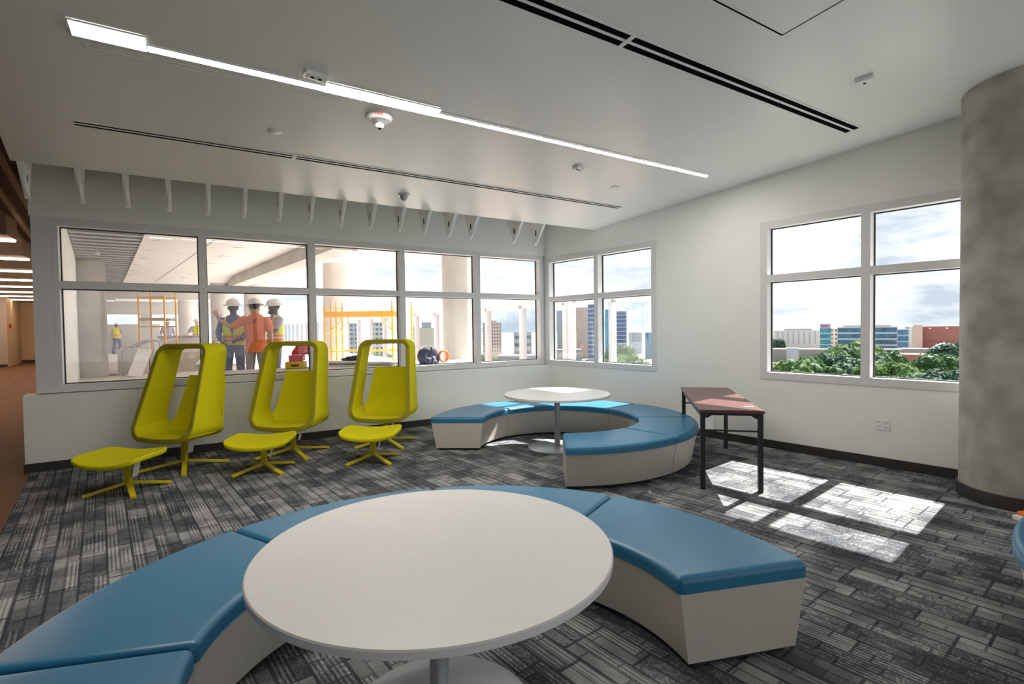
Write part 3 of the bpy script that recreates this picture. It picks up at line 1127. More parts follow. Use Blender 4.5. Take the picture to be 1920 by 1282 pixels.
def make_ottoman(label, loc, rz):
    t = thing('ottoman', label, 'footstool', loc, rz, 'yellow ottomans in front of the chairs')
    # rounded rectangle plan, gently saddled: the two ends and the back edge lift
    NU, NV = 20, 16
    wx, y0, y1 = 0.36, -0.36, 0.19
    def pt(u, v, dz):
        x = u * wx
        y = (y0 + y1) / 2 + v * (y1 - y0) / 2
        # superellipse rounding of the corners
        k = (abs(u) ** 4 + abs(v) ** 4) ** 0.25
        m = max(abs(u), abs(v))
        if k > 1e-6:
            x *= (m / k) ** 0.8
            y = (y0 + y1) / 2 + (y - (y0 + y1) / 2) * (m / k) ** 0.8
        z = 0.365 + 0.055 * (x / wx) ** 2 + 0.03 * max(0, (y - 0) / y1) ** 2 - 0.02 * max(0, (-y - 0.2) / 0.16) ** 2
        return Vector((x, y, z + dz))
    g = G()
    tops = [[g.bm.verts.new(pt(-1 + 2 * i / NU, -1 + 2 * j / NV, 0.0)) for i in range(NU + 1)] for j in range(NV + 1)]
    bots = [[g.bm.verts.new(pt((-1 + 2 * i / NU) * 0.985, (-1 + 2 * j / NV) * 0.98, -0.05)) for i in range(NU + 1)] for j in range(NV + 1)]
    for j in range(NV):
        for i in range(NU):
            g.bm.faces.new((tops[j][i], tops[j][i + 1], tops[j + 1][i + 1], tops[j + 1][i]))
            g.bm.faces.new((bots[j][i], bots[j + 1][i], bots[j + 1][i + 1], bots[j][i + 1]))
    for i in range(NU):
        g.bm.faces.new((tops[0][i], bots[0][i], bots[0][i + 1], tops[0][i + 1]))
        g.bm.faces.new((tops[NV][i], tops[NV][i + 1], bots[NV][i + 1], bots[NV][i]))
    for j in range(NV):
        g.bm.faces.new((tops[j][0], tops[j + 1][0], bots[j + 1][0], bots[j][0]))
        g.bm.faces.new((tops[j][NU], bots[j][NU], bots[j + 1][NU], tops[j + 1][NU]))
    g.bevel(0.014, 3, 50)
    g.build('seat_pad', 'yellow_felt', t, smooth=50)
    star_base(t, 0.375, 0.312, 1)
    return t
# facing angle f: local -y points to f
def face(deg):
    return R(deg + 90)
ch = make_chair('yellow hooded lounge chair farthest left, beside the hallway end', (-0.054, 7.375, 0), face(-136))
copy_tree(ch, (1.17, 7.33, 0), face(-126), 'yellow hooded lounge chair in the middle of three')
copy_tree(ch, (2.384, 7.188, 0), face(-126), 'yellow hooded lounge chair nearest the round bench')
ot = make_ottoman('yellow footstool in front of the leftmost hooded chair', (-0.545, 6.63, 0), face(-125))
copy_tree(ot, (0.738, 6.66, 0), face(-113), 'yellow footstool in front of the middle hooded chair')
copy_tree(ot, (1.939, 6.36, 0), face(-120), 'yellow footstool in front of the hooded chair nearest the bench')

# small packet on the floor at the right edge
t = thing('snack_packet', 'small orange and white packet on the carpet at the right edge', 'packet', (5.77, 1.30, 0), R(-30))
g = G()
g.box((-0.035, -0.045, 0), (0.14, 0.045, 0.07)).bevel(0.015, 2)
g.build('pouch', 'orange', t)
g = G()
g.box((-0.075, -0.04, 0.0), (-0.036, 0.04, 0.04)).bevel(0.008, 2)
g.build('flap', 'paper', t)
#OUTSIDE#
# ================================================================== OUTSIDE: THE TERRACE
TFZ = 0.45
SOFZ = 3.6
def tl(y, x8):            # lines parallel to the right wall, x given at y = 8.2
    return x8 + math.tan(WA) * (y - 8.2)
g = G()
g.prism([(tl(8.56, -1.36), 8.56), (6.3, 8.56), (6.9, 12.0), (7.4, 20), (6.9, 50), (tl(50, -1.36), 50)], -0.1, TFZ)
tag(g.build('terrace_floor', 'pavers'), 'pale paved floor of the covered terrace outside the long window', 'terrace floor', kind='structure')
g = G()
g.prism([(6.95, 12.0), (13, 9.2), (16, 16), (12, 30), (7.0, 50), (7.45, 20)], -0.6, -0.25)
tag(g.build('roof_deck', 'brick_pavers'), 'reddish paved deck beside the terrace', 'deck', kind='structure')
# soffit: white plaster part and the slatted strip along the corridor wall
g = G()
g.prism([(tl(8.549, -0.15), 8.549), (5.75, 8.549), (5.45, 12.5), (4.55, 23.5), (3.6, 40), (tl(40, -0.15), 40)], SOFZ, SOFZ + 0.5)
so = tag(g.build('terrace_soffit', 'soffit'), 'white soffit over the terrace outside the long window', 'soffit', kind='structure')
g = G()
a, b = Vector((0.56, 12.8, SOFZ - 0.003)), Vector((-0.95, 24.03, SOFZ - 0.003))
g.bar(a, b, 0.03, 0.006)
g.build('joint', 'slat_grey', so)
g = G()
g.prism([(tl(8.549, -1.36), 8.549), (tl(8.549, -0.15), 8.549), (tl(40, -0.15), 40), (tl(40, -1.36), 40)], SOFZ + 0.3, SOFZ + 0.5)
sk = tag(g.build('terrace_slat_ceiling', 'bld_window'), 'grey slatted ceiling strip along the corridor side of the terrace', 'slatted ceiling', kind='structure')
for k in range(60):
    y = 9.0 + 0.5 * k
    g = G()
    g.box((tl(y, -1.34), y, SOFZ + 0.02), (tl(y, -0.16), y + 0.22, SOFZ + 0.16))
    g.build('slat', 'slat_grey', sk)
g = G()
g.prism([(2.55, 10.8), (3.05, 10.8), (1.95, 20.6), (1.95, 27), (1.45, 27), (1.45, 20.6)], 3.28, SOFZ)
tag(g.build('soffit_beam', 'concrete_light'), 'grey beam dropping below the terrace soffit', 'beam', kind='structure')
g = G()
g.box((-4.2, 27.0, 3.1), (1.95, 27.5, SOFZ))
tag(g.build('soffit_beam', 'concrete_light'), 'grey cross beam at the far end of the terrace', 'beam', kind='structure')
dl0 = None
spots = [(-0.41, 13.41), (-0.60, 15.04), (-0.82, 16.73), (-1.06, 18.37), (-1.28, 20.15), (-1.50, 21.68), (0.26, 20.49), (0.05, 21.99), (1.12, 13.69), (0.91, 15.40), (0.70, 17.10)]
for i, (x, y) in enumerate(spots):
    lab = 'round recessed downlight in the white terrace soffit'
    if dl0 is None:
        dl0 = thing('downlight', lab, 'downlight', (x, y, SOFZ), 0, 'downlights in the terrace soffit')
        g = G()
        g.lathe([(0.0, -0.012), (0.12, -0.012), (0.12, 0.0)], 20)
        g.build('lens', 'downlight_lens', dl0)
        g = G()
        g.lathe([(0.121, -0.014), (0.145, -0.014), (0.15, 0.0), (0.121, 0.0)], 20)
        g.build('trim_ring', 'white_metal', dl0)
    else:
        copy_tree(dl0, (x, y, SOFZ), 0)
for x, y, lb in ((-1.15, 11.0, 'white sprinkler pendant in the nearer slatted strip'), (-1.72, 15.5, 'white sprinkler pendant farther along the slatted strip')):
    t = thing('sprinkler', lb, 'sprinkler', (x, y, SOFZ - 0.12))
    g = G()
    g.lathe([(0.0, 0.0), (0.045, 0.005), (0.05, 0.05), (0.03, 0.08), (0.012, 0.12), (0.012, 0.42)], 16)
    g.build('head', 'white_metal', t, smooth=40)
# concrete columns and square pillar
def round_column(x, y, r, z1, label):
    t = thing('terrace_column', label, 'column', (x, y, TFZ), kind='structure')
    g = G()
    g.lathe([(r, 0.0), (r, z1 - TFZ)], 48)
    g.build('shaft', 'concrete_light', t, smooth=40)
round_column(5.14, 10.37, 0.345, 4.4, 'thick round concrete column right outside the long window')
round_column(3.75, 15.7, 0.33, SOFZ, 'round concrete column behind the yellow scaffold frame')
round_column(2.28, 21.65, 0.43, SOFZ, 'round concrete column behind the workers')
round_column(1.22, 24.1, 0.36, SOFZ, 'round concrete column left of the workers')
round_column(0.09, 31.9, 0.42, SOFZ, 'round concrete column far across the terrace')
g = G()
g.prism([(-2.67, 17.9), (-1.80, 17.70), (-1.95, 18.9), (-2.60, 18.95)], TFZ, SOFZ + 0.02)
tag(g.build('terrace_pillar', 'concrete_light'), 'square grey concrete pillar at the left of the terrace', 'pillar', kind='structure')
# far side of the terrace
g = G()
g.box((-4.8, 39.6, TFZ), (-1.4, 40.0, 2.2))
g.box((-4.8, 39.6, 2.8), (1.9, 40.0, SOFZ))
g.box((-4.8, 39.7, 2.2), (-4.2, 40.0, 2.8))
g.box((-2.4, 39.7, 2.2), (-1.8, 40.0, 2.8))
tag(g.build('terrace_end_wall', 'bld_white'), 'white wall at the far end of the terrace', 'wall', kind='structure')
# ledge under the window outside
g = G()
g.box((0.15, 8.75, 0.0), (4.95, 9.85, 0.985)).bevel(0.02, 2)
tag(g.build('terrace_ledge', 'concrete_light'), 'broad pale ledge right outside the long window', 'ledge', kind='structure')
# counter and planter walls
t = thing('counter', 'long grey concrete counter across the far terrace', 'counter', (-0.10, 26.0, TFZ))
g = G()
g.box((-0.85, -0.5, 0), (0.85, 0.5, 0.98))
g.build('body', 'concrete_light', t)
g = G()
g.box((-0.92, -0.56, 0.98), (0.92, 0.56, 1.06))
g.build('top', 'concrete', t)
g = G()
g.box((-1.66, 18.3, TFZ), (-0.95, 19.3, 1.18))
tag(g.build('planter_wall', 'concrete_light'), 'low concrete wall block beside the handrail', 'low wall')
g = G()
g.box((-0.93, 18.6, TFZ), (0.8, 20.2, 1.05))
tag(g.build('planter_wall', 'bld_beige'), 'low tan wall behind the left hooded chair', 'low wall')
# handrail
t = thing('handrail', 'bent steel handrail beside the low concrete wall', 'handrail', (-1.5, 17.8, TFZ))
def bend(pts, n=6, r=0.12):
    out = [Vector(pts[0])]
    for i in range(1, len(pts) - 1):
        p, a, b = Vector(pts[i]), Vector(pts[i - 1]), Vector(pts[i + 1])
        u, v = (a - p).normalized(), (b - p).normalized()
        for k in range(n + 1):
            f = k / n
            out.append((p + u * r) * (1 - f) ** 2 + p * 2 * f * (1 - f) + (p + v * r) * f ** 2)
    out.append(Vector(pts[-1]))
    return out
for dy, dx in ((0.0, 0.0), (0.7, 0.12)):
    g = G()
    g.tube(bend([(dx, dy, 0), (dx, dy, 0.72), (0.45 + dx, dy - 0.1, 0.96), (0.72 + dx, dy - 0.15, 0.96), (0.72 + dx, dy - 0.15, 0.55)]), 0.022)
    g.build('rail', 'steel', t, smooth=60)
t = thing('insulation_board', 'white board leaning on the low wall by the handrail', 'board', (-1.22, 17.35, TFZ))
g = G()
g.bar((0, 0.0, 0.0), (0.22, 0.62, 0.72), 0.32, 0.05, up=(0, -0.7, 0.7))
g.build('panel', 'paper', t)
g = G()
g.bar((0.2, 13.6, TFZ + 0.42), (0.75, 19.2, TFZ + 0.72), 0.09, 0.09)
tag(g.build('ramp_rail', 'steel'), 'long grey sloping ramp rail behind the leftmost hooded chair', 'rail')

# ---- scaffolds
def scaffold_tall():
    t = thing('scaffold_tower', 'tall orange scaffold tower on the left of the terrace', 'scaffold', (-0.80, 21.2, TFZ), R(-30))
    W, D, H = 0.84, 0.62, 2.50
    tilt = 0.0
    for sx in (-1, 1):
        for sy in (-1, 1):
            g = G()
            hh = H + (0.12 if sy > 0 else -0.05)
            g.tube([(sx * W / 2, sy * D / 2, 0), (sx * W / 2, sy * D / 2, hh)], 0.028, 8)
            g.build('post', 'scaffold_yellow', t, smooth=60)
    for sy in (-1, 1):
        for z in (0.55, 1.40, 1.62, H - 0.12):
            g = G()
            g.tube([(-W / 2, sy * D / 2, z), (W / 2, sy * D / 2, z)], 0.02, 8)
            g.build('rung', 'scaffold_yellow', t, smooth=60)
    for sx in (-1, 1):
        for z in (0.9, 1.55, 2.15, 2.5):
            g = G()
            g.tube([(sx * W / 2, -D / 2, z), (sx * W / 2, D / 2, z + 0.12)], 0.016, 8)
            g.build('brace', 'steel', t, smooth=60)
    g = G()
    g.box((-W / 2, -D / 2, 1.64), (W / 2, D / 2, 1.69))
    g.build('platform', 'steel', t)
scaffold_tall()
def scaffold_low():
    p, q = Vector((2.95, 13.50, 0)), Vector((4.42, 12.60, 0))
    d = q - p
    t = thing('scaffold', 'wide yellow scaffold frame seen through the middle of the long window', 'scaffold', (p.x, p.y, TFZ), math.atan2(d.y, d.x))
    L_ = d.length
    D = 0.60
    H = 1.80
    xs = (0.0, 0.16, L_ - 0.02, L_ + 0.26)
    for i, x in enumerate(xs):
        for sy in (0.0, D):
            g = G()
            g.tube([(x + (0.10 if sy else 0), sy, 0), (x + (0.10 if sy else 0), sy, H)], 0.024, 8)
            po = g.build('post', 'scaffold_yellow', t, smooth=60)
            g = G()
            g.tube([(x + (0.10 if sy else 0), sy, H), (x + (0.10 if sy else 0), sy, H + 0.12)], 0.012, 8)
            g.build('pin', 'steel', po, smooth=60)
    for sy in (-0.02, D + 0.02):
        g = G()
        g.box((0.0, sy - 0.02, H - 0.27), (L_ + 0.05, sy + 0.02, H - 0.14))
        g.build('beam', 'scaffold_yellow', t)
        for z in (0.66, 0.22):
            g = G()
            g.tube([(0.0, sy, z), (L_ + 0.2, sy, z)], 0.014, 8)
            g.build('rail', 'scaffold_yellow', t, smooth=60)
        for x, s in ((0.16, 1), (L_ - 0.02, -1)):
            g = G()
            g.tube([(x, sy, H - 0.62), (x + s * 0.24, sy, H - 0.40), (x + s * 0.26, sy, H - 0.24)], 0.014, 8)
            g.build('brace', 'scaffold_yellow', t, smooth=60)
    for x in (0.0, 0.16, L_ - 0.02, L_ + 0.26):
        for z in (0.22, 0.66, 1.12, H - 0.04):
            g = G()
            g.tube([(x, 0, z), (x + 0.10, D, z)], 0.014, 8)
            g.build('rung', 'scaffold_yellow', t, smooth=60)
scaffold_low()

# ---- glass wind screen along the terrace edge: rails, posts, panes
def wind_screen(label, pts, z0, z1, pw, posts):
    t = thing('wind_screen', label, 'wind screen', (pts[0][0], pts[0][1], z0))
    o = Vector((pts[0][0], pts[0][1], z0))
    for a, b, n in zip(pts, pts[1:], posts):
        A, B = Vector((*a, z0)) - o, Vector((*b, z0)) - o
        up = Vector((0, 0, z1 - z0))
        g = G()
        g.bar(A + up, B + up, pw, pw)
        g.build('top_rail', 'screen_white', t)
        for k in range(n + 1):
            c = A.lerp(B, k / n)
            g = G()
            g.bar(c, c + up, pw, pw, up=(B - A).normalized())
            g.build('post', 'screen_white', t)
        for k in range(n):
            c, e = A.lerp(B, (k + 0.02) / n), A.lerp(B, (k + 0.98) / n)
            g = G()
            g.face([c + Vector((0, 0, 0.1)), e + Vector((0, 0, 0.1)), e + up * 0.97, c + up * 0.97])
            g.build('pane', 'screen_glass', t)
    return t
wind_screen('long white framed glass wind screen receding along the terrace edge', [(8.86, 11.2), (8.90, 20.0), (8.0, 33.0), (7.95, 52.7)], -0.25, 2.32, 0.17, [4, 7, 10])
wind_screen('white framed glass wind screen corner outside the window by the room corner', [(8.52, 10.55), (9.62, 10.2), (10.55, 9.55)], -0.25, 2.36, 0.16, [1, 1])

# ---- things lying on the ledge
LZ = 0.985
def heap(name, label, cat, loc, sx, sy, sz, material, seed, rough=0.25):
    rnd = random.Random(seed)
    g = G()
    bmesh.ops.create_icosphere(g.bm, subdivisions=5, radius=1.0)
    off = Vector((rnd.uniform(0, 50), rnd.uniform(0, 50), rnd.uniform(0, 50)))
    for v in g.bm.verts:
        c = v.co.copy()
        d = 1.0 + rough * 1.3 * mnoise.noise(c * 1.4 + off)
        d -= rough * 0.55 * abs(mnoise.noise(c * 3.6 + off * 1.7))
        d -= rough * 0.40 * abs(mnoise.noise(c * 8.0 + off * 0.6))
        z = max(0.0, (c.z + 0.15) * d)
        v.co = Vector((c.x * d * sx, c.y * d * sy, z * sz))
    o = g.build(name, material, smooth=60)
    o.location = loc
    return tag(o, label, cat)
heap('red_bag', 'crumpled red bag heap on top of the pile behind the middle hooded chair', 'bag', (1.80, 9.62, LZ + 0.235), 0.22, 0.16, 0.19, 'red_bag', 4, 0.35)
t = thing('material_box', 'pink carton under the red bag on the outside ledge', 'carton', (1.62, 9.55, LZ + 0.13), R(-20))
g = G()
g.box((-0.12, -0.12, 0), (0.11, 0.12, 0.10)).bevel(0.008, 2)
g.build('carton', 'pink_box', t)
t = thing('tool_case', 'yellow plastic case low on the outside ledge behind the middle chair', 'tool case', (1.60, 9.50, LZ), R(-25))
g = G()
g.box((-0.17, -0.10, 0), (0.15, 0.10, 0.125)).bevel(0.02, 3)
g.build('shell', 'yellow_plastic', t)
g = G()
g.box((-0.06, -0.125, 0.05), (0.06, -0.10, 0.075))
g.build('handle', 'black_metal', t)
t = thing('bucket', 'white plastic bucket beside the yellow case on the ledge', 'bucket', (1.88, 9.40, LZ))
g = G()
g.lathe([(0.0, 0.004), (0.075, 0.0), (0.098, 0.19), (0.105, 0.20), (0.098, 0.205), (0.07, 0.03), (0.0, 0.03)], 28)
g.build('pail', 'white_metal', t, smooth=40)
g = G()
g.tube([(0.1 * math.cos(a), -0.02 - 0.07 * math.sin(a), 0.18 - 0.09 * math.sin(a)) for a in [math.pi * k / 12 for k in range(13)]], 0.004, 6)
g.build('handle', 'steel', t, smooth=60)
rnd = random.Random(9)
for i, (x, y, a, w, l, z) in enumerate([(2.45, 9.45, -30, 0.26, 0.75, 0.0), (2.50, 9.48, -22, 0.22, 0.70, 0.035), (2.42, 9.42, -38, 0.24, 0.66, 0.07), (3.12, 9.12, -33, 0.24, 0.85, 0.0), (3.10, 9.20, -25, 0.20, 0.75, 0.035)]):
    t = thing('metal_sheet', ['lowest', 'middle', 'topmost', 'lower', 'upper'][i] + (' grey sheet of the stack left of the right hooded chair hoop' if i < 3 else ' pale sheet of the small stack seen through the right hooded chair'), 'sheet', (x, y, LZ + z), R(a), 'sheets stacked on the ledge')
    g = G()
    g.box((-l / 2, -w / 2, 0), (l / 2, w / 2, 0.03))
    g.build('sheet', 'steel' if i % 2 else 'paper', t)
heap('tarp', 'dark crumpled tarp on top of the stacked sheets', 'tarp', (2.55, 9.44, LZ + 0.10), 0.20, 0.12, 0.075, 'navy_tarp', 12, 0.4)
heap('tarp_bundle', 'dark navy tarp bundle on the ledge left of the thick column', 'tarp', (3.86, 9.05, LZ), 0.22, 0.17, 0.29, 'navy_tarp', 21, 0.25)
t = thing('cord_coil', 'orange extension cord coil leaning beside the navy tarp bundle', 'cord', (4.13, 8.98, LZ + 0.13))
g = G()
pts = []
for k in range(97):
    a = 2 * math.pi * k / 24
    pts.append((0.085 * math.cos(a), 0.03 * (k / 96 - 0.5) * 2 + 0.02 * math.sin(a * 0.7), 0.105 * math.sin(a)))
g.tube(pts, 0.014, 8)
g.build('cord', 'orange', t, smooth=60)

# ---- city beyond
GZ = -14.0
g = G()
g.box((-400, -200, GZ - 0.5), (1600, 1600, GZ))
tag(g.build('ground', 'ground'), 'grey green ground far below the windows', 'ground', kind='structure')
def yaw_to_viewer(x, y, extra=0):
    return math.atan2(y, x) - math.pi / 2 + R(extra)
def building(name, label, cx, cy, w, d, z1, wall, bands=None, grid=None, extra=0, roof=None, win='bld_window', group=None):
    """block whose front faces the viewer; local x along the front, y into the block"""
    t = thing(name, label, 'building', (cx, cy, GZ), yaw_to_viewer(cx, cy, extra), group)
    H = z1 - GZ
    g = G()
    g.box((-w / 2, 0, 0), (w / 2, d, H))
    g.build('wall', wall, t)
    if roof:
        rw_, rh, rm = roof
        g = G()
        g.box((-w / 2 * rw_, 0.3, H), (w / 2 * rw_, d * 0.8, H + rh))
        g.build('roof_block', rm, t)
    if bands:
        n, frac, x0, x1 = bands
        for k in range(n):
            z = H * (1 - (k + 0.9) / (n + 0.6))
            g = G()
            g.box((-w / 2 + x0 * w, -0.12, z), (-w / 2 + x1 * w, 0.02, z + H / (n + 0.6) * frac))
            g.build('window', win, t)
    if grid:
        nx, nz, fx, fz, zlo = grid
        for i in range(nx):
            for j in range(nz):
                x = -w / 2 + w * (i + 0.5) / nx
                z = H * (zlo + (1 - zlo) * (j + 0.5) / nz)
                ww, wh = w / nx * fx / 2, H * (1 - zlo) / nz * fz / 2
                g = G()
                g.box((x - ww, -0.10, z - wh), (x + ww, 0.02, z + wh))
                g.build('window', win, t)
    return t
# through window 3
t = building('office_block', 'long pale building with vertical dark strips at left of the right window', 300.9, 164.8, 25.5, 8, -1.6, 'bld_white', roof=(0.55, 0.9, 'bld_grey'))
for k in range(9):
    g = G()
    x = -10.5 + 2.75 * k
    g.box((x - 0.35, -0.1, 4.6), (x + 0.35, 0.02, 11.6))
    g.build('window', 'bld_grey', t)
t = building('office_block', 'narrow teal glass tower with a sign at its top', 288.9, 143.5, 5.3, 6, -0.2, 'bld_white', bands=(4, 0.8, 0.04, 0.96), win='bld_glass_teal', roof=(0.9, 2.1, 'bld_grey'))
g = G()
g.box((-2.3, 0.1, 14.2), (1.2, 0.28, 15.3))
g.build('sign', 'bld_sign', t)
building('office_block', 'beige block with a grid of square windows between the glass fronts', 309.3, 147.7, 6.9, 10, -0.7, 'bld_beige', grid=(3, 4, 0.5, 0.5, 0.3))
building('office_block', 'wide blue glass office building behind the right window mullion', 293.8, 125.9, 25.4, 9, 0.1, 'bld_white', bands=(4, 0.72, 0.01, 0.99), win='bld_glass', roof=(0.8, 0.9, 'bld_white'))
building('office_block', 'blue grey glass block right of the window mullion', 339.0, 128.9, 8.9, 8, -1.7, 'bld_grey', bands=(3, 0.8, 0.03, 0.97), win='bld_glass')
building('office_block', 'narrow white tower left of the red brick building', 365.2, 133.0, 5.9, 8, -0.4, 'bld_white', grid=(2, 7, 0.35, 0.5, 0.2))
t = building('brick_building', 'large red brick building at the right of the right window', 284.6, 92.4, 17.6, 14, 0.1, 'brick')
for z in (7.2,):
    g = G()
    g.box((-8.8, -0.1, z), (8.8, 0.05, z + 0.35))
    g.build('band', 'roof_red', t)
for x in (-3.6, 2.2):
    g = G()
    g.box((x - 0.5, -0.3, 13.0), (x + 0.5, 0.02, 13.4))
    g.build('lamp', 'white_metal', t)
building('brick_building', 'tan brick stair tower at the left end of the red brick building', 276.0, 97.8, 3.4, 6, 0.9, 'bld_pink')
t = thing('dome_roof', 'pale round dome in front of the red brick building', 'dome', (232.0, 74.0, GZ + 3.0))
g = G()
g.lathe([(4.6, -3.0), (4.6, 0.6), (4.3, 2.2), (3.4, 3.9), (2.0, 5.0), (0.0, 5.5)], 40)
g.build('dome', 'dome_white', t, smooth=60)
# low roofs in the middle distance
for lb, x, y, w, d, z in (('long pale low roof below the striped building', 215, 120, 26, 10, -8.6), ('pale low roof below the blue glass building', 228, 93, 20, 9, -8.4),
                          ('low grey roof right of the window mullion', 222, 76, 14, 8, -7.6)):
    building('low_building', lb, x, y, w, d, z, 'roof_pale')
building('low_building', 'low reddish roof among the trees', 180, 66, 12, 10, -7.6, 'roof_red')
t = building('low_building', 'small grey roof hut on the pale roof', 190, 106, 4.0, 4, -7.0, 'bld_grey')
# through window 2
building('glass_tower', 'slim grey tower at the left of the corner window', 160.2, 206.7, 4.6, 5, 10.3, 'bld_grey')
building('glass_tower', 'dark blue slim tower beside the first screen post', 156.8, 197.0, 2.0, 4, 11.0, 'bld_glass_blue')
building('glass_tower', 'pale tower between two screen posts', 169.2, 201.0, 6.5, 6, 11.8, 'bld_pink')
building('glass_tower', 'bright blue glass tower at the corner window mullion', 160.1, 183.1, 4.4, 5, 12.4, 'bld_white', bands=(12, 0.8, 0.02, 0.98), win='bld_glass_blue')
building('glass_tower', 'thin teal tower right of the corner window mullion', 172.7, 187.0, 1.9, 4, 10.2, 'bld_glass_teal')
building('glass_tower', 'blue glass tower framed by the wind screen', 185.8, 190.5, 5.4, 5, 9.7, 'bld_white', bands=(11, 0.8, 0.02, 0.9), win='bld_glass_blue')
building('low_building', 'low pale block right of the framed blue tower', 221.0, 215.3, 7.5, 6, -1.6, 'bld_grey')
building('low_building', 'low teal grey block at the right edge of the corner window', 190.5, 175.4, 5.4, 5, -1.2, 'bld_glass')
# beyond the terrace
building('apartment_tower', 'pale apartment tower with window rows behind the scaffold, left', 54.2, 202.5, 5.6, 6, 4.5, 'bld_grey', grid=(3, 8, 0.55, 0.5, 0.25))
building('apartment_tower', 'white apartment tower with window rows behind the scaffold, right', 59.5, 187.3, 4.8, 6, 4.6, 'bld_white', grid=(3, 8, 0.6, 0.5, 0.25))
building('apartment_tower', 'narrow white building right of the scaffold', 74.6, 189.5, 2.4, 5, 2.9, 'bld_white', grid=(2, 6, 0.5, 0.4, 0.3))
building('apartment_tower', 'tan stepped building left of the thick column', 71.0, 168.2, 6.1, 6, 2.2, 'bld_beige', roof=(0.55, 2.0, 'bld_grey'))
building('apartment_tower', 'pink beige apartment tower right of the thick column', 110.4, 190.6, 8.0, 7, 4.2, 'bld_pink', grid=(7, 9, 0.45, 0.45, 0.3), roof=(0.5, 0.9, 'bld_pink'))
building('low_building', 'low pale building near the right end of the long window', 143.5, 217.0, 9.0, 6, -0.1, 'bld_grey', bands=(3, 0.4, 0.05, 0.95))
for lb, x, y, w, d, z in (('low white roof below the pink beige tower', 84, 128, 14, 8, -6.5), ('low grey roof at the far right of the long window', 110, 142, 14, 8, -6.0)):
    building('low_building', lb, x, y, w, d, z, 'roof_pale', bands=(1, 0.3, 0.1, 0.9))

# ---- trees
def make_crown(seed, n, rad, leaf, squash=0.75):
    rnd = random.Random(seed)
    g = G()
    blobs = []
    for k in range(16):
        a = rnd.uniform(0, 6.283)
        e = rnd.uniform(-0.35, 1.0)
        rr = rad * rnd.uniform(0.35, 0.68)
        blobs.append((Vector((math.cos(a) * math.cos(e) * rr, math.sin(a) * math.cos(e) * rr, math.sin(e) * rr * squash)), rad * rnd.uniform(0.30, 0.46)))
    for c, r in blobs:
        core = bmesh.new()
        for k in range(n // len(blobs)):
            u = Vector((rnd.gauss(0, 1), rnd.gauss(0, 1), rnd.gauss(0, 1) + 0.3)).normalized()
            p = c + u * r * rnd.uniform(0.82, 1.05)
            nrm = (u + Vector((rnd.uniform(-.7, .7), rnd.uniform(-.7, .7), rnd.uniform(-.4, .8)))).normalized()
            s = nrm.cross(Vector((rnd.uniform(-1, 1), rnd.uniform(-1, 1), rnd.uniform(-1, 1)))).normalized()
            v = nrm.cross(s)
            l = leaf * rnd.uniform(0.6, 1.3)
            g.face([p - s * l * 0.5, p - v * l * 0.32, p + s * l * 0.5, p + v * l * 0.32])
        core.free()
        # dense inside of the clump
        b2 = bmesh.ops.create_icosphere(g.bm, subdivisions=2, radius=r * 0.86, matrix=Matrix.Translation(c))
    me = bpy.data.meshes.new('crown')
    g.bm.to_mesh(me)
    g.bm.free()
    return me
crowns = [make_crown(k, 2200, 5.0, 0.62) for k in range(3)]
def tree(x, y, z, label, kind, seed, s=1.0):
    t = thing('tree', label, 'tree', (x, y, GZ), random.Random(seed).uniform(0, 6.28), 'trees below the windows')
    me = crowns[seed % 3].copy()
    me.materials.clear()
    me.materials.append(MATS[kind])
    o = bpy.data.objects.new('crown', me)
    COL.objects.link(o)
    o.parent = t
    o.location = (0, 0, z - GZ)
    o.scale = (s, s, s)
    g = G()
    h = z - GZ
    g.loft([[Vector((r * math.cos(a), r * math.sin(a), zz)) for a in [k * math.pi / 5 for k in range(10)]] for r, zz in ((0.45, 0), (0.32, h * 0.4), (0.22, h))])
    g.build('trunk', 'bark', t, smooth=60)
